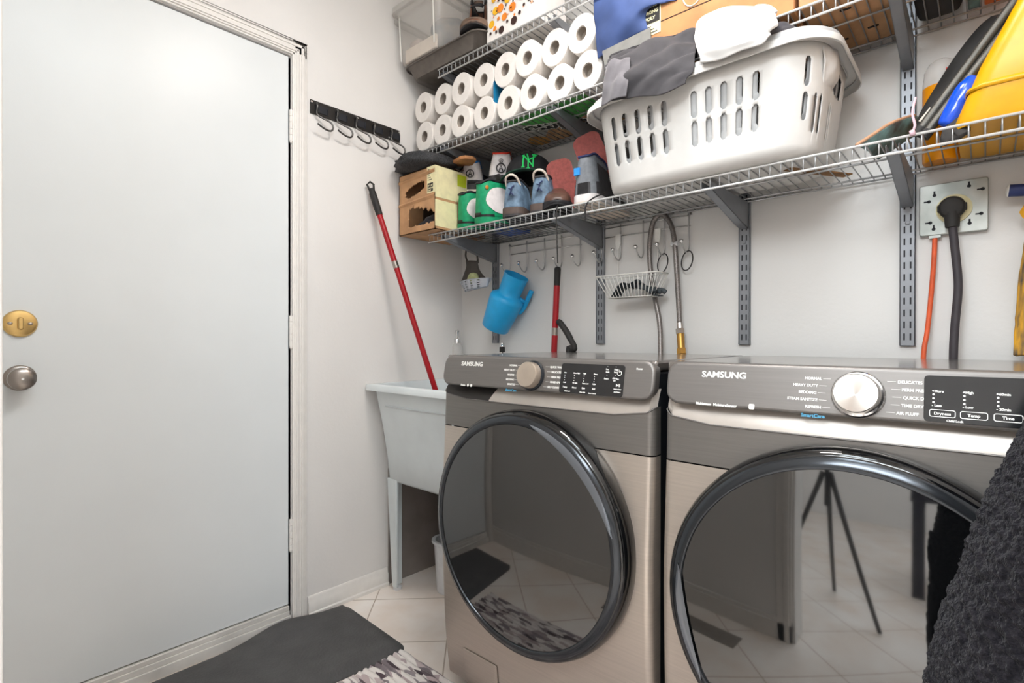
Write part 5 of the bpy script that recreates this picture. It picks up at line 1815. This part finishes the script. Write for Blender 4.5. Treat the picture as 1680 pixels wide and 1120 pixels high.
# white wire basket hung on the right rail
wb = T('wire_basket', 'small white wire basket hanging from the right hook rail', 'basket', (0, 0, 0))
wc = [at(978, 453, Y=-.115), at(1084, 446, Y=-.115), at(1096, 428, Y=-.015), at(1003, 434, Y=-.015)]
zr = (wc[0].z+wc[1].z)/2
xr0, xr1 = wc[0].x, wc[1].x-.015
wb.location = ((xr0+xr1)/2, -.06, zr-.1)
zbm = at(1030, 487, Y=-.09).z
top = [(xr0, -.118, zr), (xr1, -.118, zr), (xr1+.006, -.1, zr), (xr1+.006, -.04, zr), (xr0-.004, -.04, zr), (xr0-.004, -.1, zr)]
bot = [(xr0+.04, -.095, zbm), (xr1-.03, -.095, zbm), (xr1-.03, -.045, zbm), (xr0+.04, -.045, zbm)]
MB().tube(top, .0026, 7, closed=True).tube(bot, .002, 7, closed=True).build('rim_wire', 'white_wire', wb, ang=180)
w_ = MB()
for i in range(15):
    u_ = i/14
    a = Vector(top[0])*(1-u_)+Vector(top[1])*u_
    b_ = Vector(bot[0])*(1-u_)+Vector(bot[1])*u_
    c_ = Vector(bot[3])*(1-u_)+Vector(bot[2])*u_
    d_ = Vector(top[4])*(1-u_)+Vector(top[3])*u_
    w_.tube([a, b_, c_, d_], .0014, 5)
for sx, k0, k1 in ((0, 0, 3), (1, 1, 2)):
    for q in (.33, .66):
        a = Vector(bot[k0])*(1-q)+Vector(bot[k1])*q
        e_ = Vector((xr0-.004 if sx == 0 else xr1+.006, -.1+.08*q, zr))
        w_.tube([a, e_], .0014, 5)
w_.build('wire_mesh', 'white_wire', wb, ang=180)
for px in (1014, 1079):
    a = at(px, 383 if px < 1050 else 372, Y=-.016)
    cl_ = MB()
    xx = a.x
    cl_.prism([(-.011, 0), (.011, 0), (.011, -.03), (.004, -.052), (-.004, -.052), (-.011, -.03)], -.002, .002, Matrix(((1, 0, 0, xx), (0, 0, 1, -.016), (0, 1, 0, 1.449), (0, 0, 0, 1))))
    cl_.bx(xx-.011, xx+.011, -.018, -.003, 1.449, 1.4525)
    cl_.tube([(xx, -.016, 1.40), (xx, -.016, zr)], .0016, 6)
    cl_.build('hanger', 'white_wire', wb, smooth=False)
gl_ = [[Vector((xr0+.05+.175*u_, -.088+.055*v_, zbm+.004+.05*math.sin(PI*u_**.75)*(1-.3*v_)+.012*math.sin(u_*14))) for u_ in (0, .2, .4, .6, .8, 1)] for v_ in (0, .33, .66, 1)]
gl2 = [[Vector((p_.x, p_.y, zbm+.0035)) for p_ in r_] for r_ in gl_]
MB().grid(patch(gl_, 8, 6, .004, 40, 2)).grid(patch(gl2, 8, 6, 0)).build('work_glove', 'glove', ang=180, solid=-.003, label='dark grey knitted glove lying in the white wire basket', cat='glove')
fg = MB()
for i in range(4):
    x_ = xr1-.085+.017*i
    fg.tube(spl([(x_, -.078+.008*i, zbm+.035-.004*i), (x_+.025, -.08+.008*i, zbm+.028-.003*i), (x_+.05-.004*i, -.082+.009*i, zbm+.012)], 4), .0085, 8)
fg.build('work_glove', 'glove', ang=180, label='second dark grey glove with fingers toward the right of the white wire basket', cat='glove')

# braided supply hose looping up the wall and down again
hz = T('supply_hose', 'braided metal hose looping over behind the right hook rail with a brass end', 'hose', (1.09, -.03, 1.0))
hp = [(1092, 592, -.10), (1083, 540, -.045), (1075, 490, -.03), (1067, 440, -.022), (1066, 400, -.022), (1071, 366, -.02), (1082, 352, -.02), (1092, 355, -.02), (1102, 372, -.022), (1107, 400, -.028), (1110, 440, -.03), (1113, 490, -.03), (1115, 530, -.035)]
pts = [at(px, py, Y=y_) for px, py, y_ in hp]
pts[0] = Vector((pts[1].x+.02, -.085, .9))
MB().tube(spl(pts, 8), .0088, 12).build('braid', 'hose_braid', hz, ang=180)
e0 = pts[-1]
e1 = at(1119, 590, Y=-.06)
MB().tube([e0, e0+(e1-e0)*.18], .010, 8).tube([e0+(e1-e0)*.16, e0+(e1-e0)*.3], .0155, 6).build('steel_nut', 'satin_nickel', hz, ang=30)
MB().tube([e0+(e1-e0)*.28, e0+(e1-e0)*.72], .0125, 16).tube([e0+(e1-e0)*.7, e0+(e1-e0)*.85], .016, 6).tube([e0+(e1-e0)*.84, e1, e1-Vector((0, .0, .25))], .011, 12).build('brass_fitting', 'brass_fitting', hz, ang=30, label='brass hose fitting')
for i in (9,):
    MB().tube([pts[i]+Vector((-.012, 0, .0)), pts[i]+Vector((.012, 0, 0))], .0095, 8).build('collar_tape', 'bin_white', hz)

# metal outlet plate, plug and cord, orange cable
x0, x1 = at(1508, 346, Y=-.018).x, at(1622, 335, Y=-.018).x
z0, z1 = 1.327, 1.459
op = T('outlet_plate', 'square galvanised metal electrical plate with keyhole slots on the wall', 'outlet plate', ((x0+x1)/2, 0, z0))
MB().prism(rrect(x0, x1, z0, z1, .006), -.017, -.0005, Matrix(((1, 0, 0, 0), (0, 0, 1, 0), (0, 1, 0, 0), (0, 0, 0, 1)))).build('plate', 'galvanised', op, bevel=.002)
ks = MB()
w, h = x1-x0, z1-z0
for u_, v_, hor in ((.23, .78, 0), (.15, .67, 1), (.73, .87, 0), (.17, .25, 1), (.22, .12, 0), (.74, .16, 0), (.92, .78, 1), (.9, .32, 1)):
    cx_, cz2 = x0+w*u_, z0+h*v_
    ks.lathe([(0, 0), (.0042, 0), (.0042, .0006), (0, .0006)], 12, axis((cx_, -.0168, cz2), (0, -1, 0)))
    if hor:
        ks.bx(cx_-.011, cx_, -.0174, -.0168, cz2-.0018, cz2+.0018)
    else:
        ks.bx(cx_-.002, cx_+.002, -.0174, -.0168, cz2, cz2+.011)
ks.build('keyhole_slots', 'slot_dark', op, smooth=False)
pc_ = at(1562, 341, Y=-.03)
MB().lathe([(0, 0), (.036, 0), (.036, .004), (0, .004)], 32, axis((pc_.x+.003, -.017, pc_.z), (0, -1, 0))).build('receptacle', 'label_cream', op)
pg = T('power_cord', 'thick dark power cord with a round black plug in the metal plate', 'power cord', (pc_.x, -.03, 1.0))
MB().lathe([(0, 0), (.026, 0), (.027, .004), (.027, .022), (.023, .029), (.013, .032), (0, .032)], 32, axis((pc_.x, -.021, pc_.z), (0, -1, 0))).bx(pc_.x-.029, pc_.x+.029, -.045, -.022, pc_.z-.008, pc_.z+.008).build('plug', 'rubber_black', pg, bevel=.002)
MB().tube([(pc_.x, -.038, pc_.z-.012), (pc_.x+.001, -.038, pc_.z-.05)], [.017, .0145], 14).build('strain_relief', 'rubber_black', pg)
q_ = [Vector((pc_.x+.001, -.038, pc_.z-.045)), at(1568, 420, Y=-.04), at(1572, 470, Y=-.045), at(1567, 530, Y=-.05), at(1564, 590, Y=-.055)]
q_.append(Vector((q_[-1].x, -.06, .82)))
MB().tube(spl(q_, 6), .0092, 12).build('cord', 'cord_dark', pg, ang=180)
q_ = [at(1534, 386, Y=-.01), at(1532, 430, Y=-.02), at(1527, 490, Y=-.025), at(1521, 545, Y=-.035), at(1515, 588, Y=-.05)]
q_.append(Vector((q_[-1].x, -.06, .82)))
oc = T('electrical_cable', 'orange electrical cable running from the metal plate down behind the dryer', 'cable', (q_[2].x, -.03, 1.0))
MB().tube(spl(q_, 6), .0056, 10).build('cable', 'orange_cable', oc, ang=180)
MB().bx(q_[0].x-.012, q_[0].x+.012, -.018, -.002, 1.32, 1.3265).build('clamp', 'galvanised', oc)

# blue handled yellow tool and striped strap at the right edge
yt = T('hand_tool', 'blue and white handle of a yellow tool hanging at the right edge of the wall', 'tool', (2.0, -.04, 1.36))
a, b_ = at(1649, 313, Y=-.045), at(1690, 311, Y=-.045)
MB().tube([a+(b_-a)*.02, a+(b_-a)*.1, a+(b_-a)*.16], [.007, .0135, .0145], 16).build('end_cap', 'white_wire', yt)
MB().tube([a+(b_-a)*.16, b_, b_+Vector((.08, 0, .0))], .0145, 16).build('handle', 'tool_blue', yt)
MB().grid(patch([[at(1690, 318, Y=-.045), at(1684, 330, Y=-.055), at(1672, 348, Y=-.05)], [at(1700, 330, Y=-.045), at(1692, 345, Y=-.06), at(1682, 360, Y=-.05)], [at(1715, 335, Y=-.045), at(1712, 350, Y=-.05), at(1710, 362, Y=-.045)]], 5, 5)).build('jaw', 'yellow_tool', yt, solid=-.012, bevel=.003, ang=180)
sp = [[at(1684, 380, Y=-.05), at(1700, 380, Y=-.06), at(1730, 380, Y=-.05)], [at(1675, 430, Y=-.055), at(1695, 430, Y=-.07), at(1730, 430, Y=-.055)], [at(1668, 490, Y=-.06), at(1690, 490, Y=-.075), at(1730, 490, Y=-.06)], [at(1664, 550, Y=-.07), at(1690, 550, Y=-.085), at(1730, 550, Y=-.07)], [at(1662, 582, Y=-.085), at(1690, 582, Y=-.095), at(1730, 582, Y=-.085)]]
MB().grid(patch(sp, 6, 6, .003, 30, 2)).build('striped_strap', 'strap_yellow', solid=-.012, ang=180, label='yellow and dark striped strap hanging down onto the dryer at the right edge', cat='strap')

# black fleece robe hanging on the right wall, close to the camera
rv = T('fleece_robe', 'black fluffy fleece robe hanging at the lower right in front of the dryer', 'robe', (2.06, -1.15, .25))
edge = [(1760, 560), (1712, 620), (1682, 695), (1655, 750), (1625, 800), (1598, 860), (1576, 930), (1550, 1010), (1524, 1090), (1505, 1150), (1490, 1230)]
rows = []
for i, (px, py) in enumerate(edge):
    e = at(px, py, Y=-1.13)
    x0_ = min(e.x, 2.1)
    r_ = []
    z_ = e.z
    wdt = 2.145-x0_
    for kx_, ky_ in ((1., .06), (.55, .05), (.22, .035), (.0, .0), (.10, -.06), (.28, -.085), (.45, -.07), (.55, -.035), (.66, -.06), (.82, -.09), (1., -.07)):
        r_.append(Vector((x0_+wdt*kx_, -1.13+ky_, z_)))
    rows.append(r_)
top_ = [Vector((2.10+.035*(q.x-2.0)/.15, -1.13+(q.y+1.13)*.4, 1.45)) for q in rows[0]]
rows = [top_]+rows
rows.append([Vector((q.x, q.y, .25)) for q in rows[-1]])
P = patch(rows, 12, 10, .0, 30, 3)
RR = len(P)
out = []
for i in range(RR):
    row = []
    for j in range(len(P[0])):
        p_ = P[i][j]
        a = P[min(i+1, RR-1)][j]-P[max(i-1, 0)][j]
        b_ = P[i][min(j+1, len(P[0])-1)]-P[i][max(j-1, 0)]
        nn = a.cross(b_).normalized()
        row.append(p_+nn*.006*noise.noise(p_*14))
    out.append(row)
MB().grid(out).build('cloth', 'fleece', rv, ang=180, sub=2)
MB().tube([(2.157, -1.13, 1.5), (2.11, -1.13, 1.5), (2.10, -1.13, 1.515)], .005, 8).tube([(2.1595, -1.13, 1.47), (2.1595, -1.13, 1.53)], .012, 8).build('wall_hook', 'satin_nickel', label='metal wall hook holding the black fleece robe', cat='hook')
ro = [o for o in rv.children if o.name.startswith('cloth')][0]
tex = bpy.data.textures.new('fleece_curl', 'CLOUDS')
tex.noise_scale = .0068
tex.noise_depth = 1
md = ro.modifiers.new('curl', 'DISPLACE')
md.texture = tex
md.strength = .0075
md.mid_level = .5
md.texture_coords = 'GLOBAL'

# ================================================================== THE NEXT ROOM, seen in the dryer door
tp = T('tripod', 'black tripod standing on the tiles of the next room', 'tripod', (1.46, -2.25, 0))
for k_ in range(3):
    a = 2*PI*k_/3+.5
    MB().tube([(1.46+.02*math.cos(a), -2.25+.02*math.sin(a), .72), (1.46+.28*math.cos(a), -2.25+.28*math.sin(a), .008)], [.014, .010], 10).build('leg', 'black_metal', tp)
MB().tube([(1.46, -2.25, .55), (1.46, -2.25, .95)], .012, 10).build('column', 'black_metal', tp)
MB().box((1.46, -2.25, .96), (.05, .05, .05)).tube([(1.46, -2.25, .97), (1.70, -2.33, .93)], .007, 8).build('head', 'black_metal', tp)
dt = T('side_table', 'dark wooden table with square legs against the far side of the next room', 'table', (2.4, -3.0, 0))
MB().bx(1.78, 3.0, -3.3, -2.75, .66, .72).bx(1.81, 2.97, -3.27, -2.78, .58, .66).build('tabletop', 'dark_wood', dt, bevel=.004)
for x_ in (1.82, 2.9):
    for y_ in (-3.26, -2.85):
        MB().bx(x_, x_+.065, y_, y_+.065, 0, .58).build('leg', 'dark_wood', dt, bevel=.003)
MB().bx(1.3, 2.9, -5.09, -5.06, 1.25, 1.95).build('wall_picture', 'picture', label='brown and orange picture on the far wall of the next room', cat='picture', smooth=False)
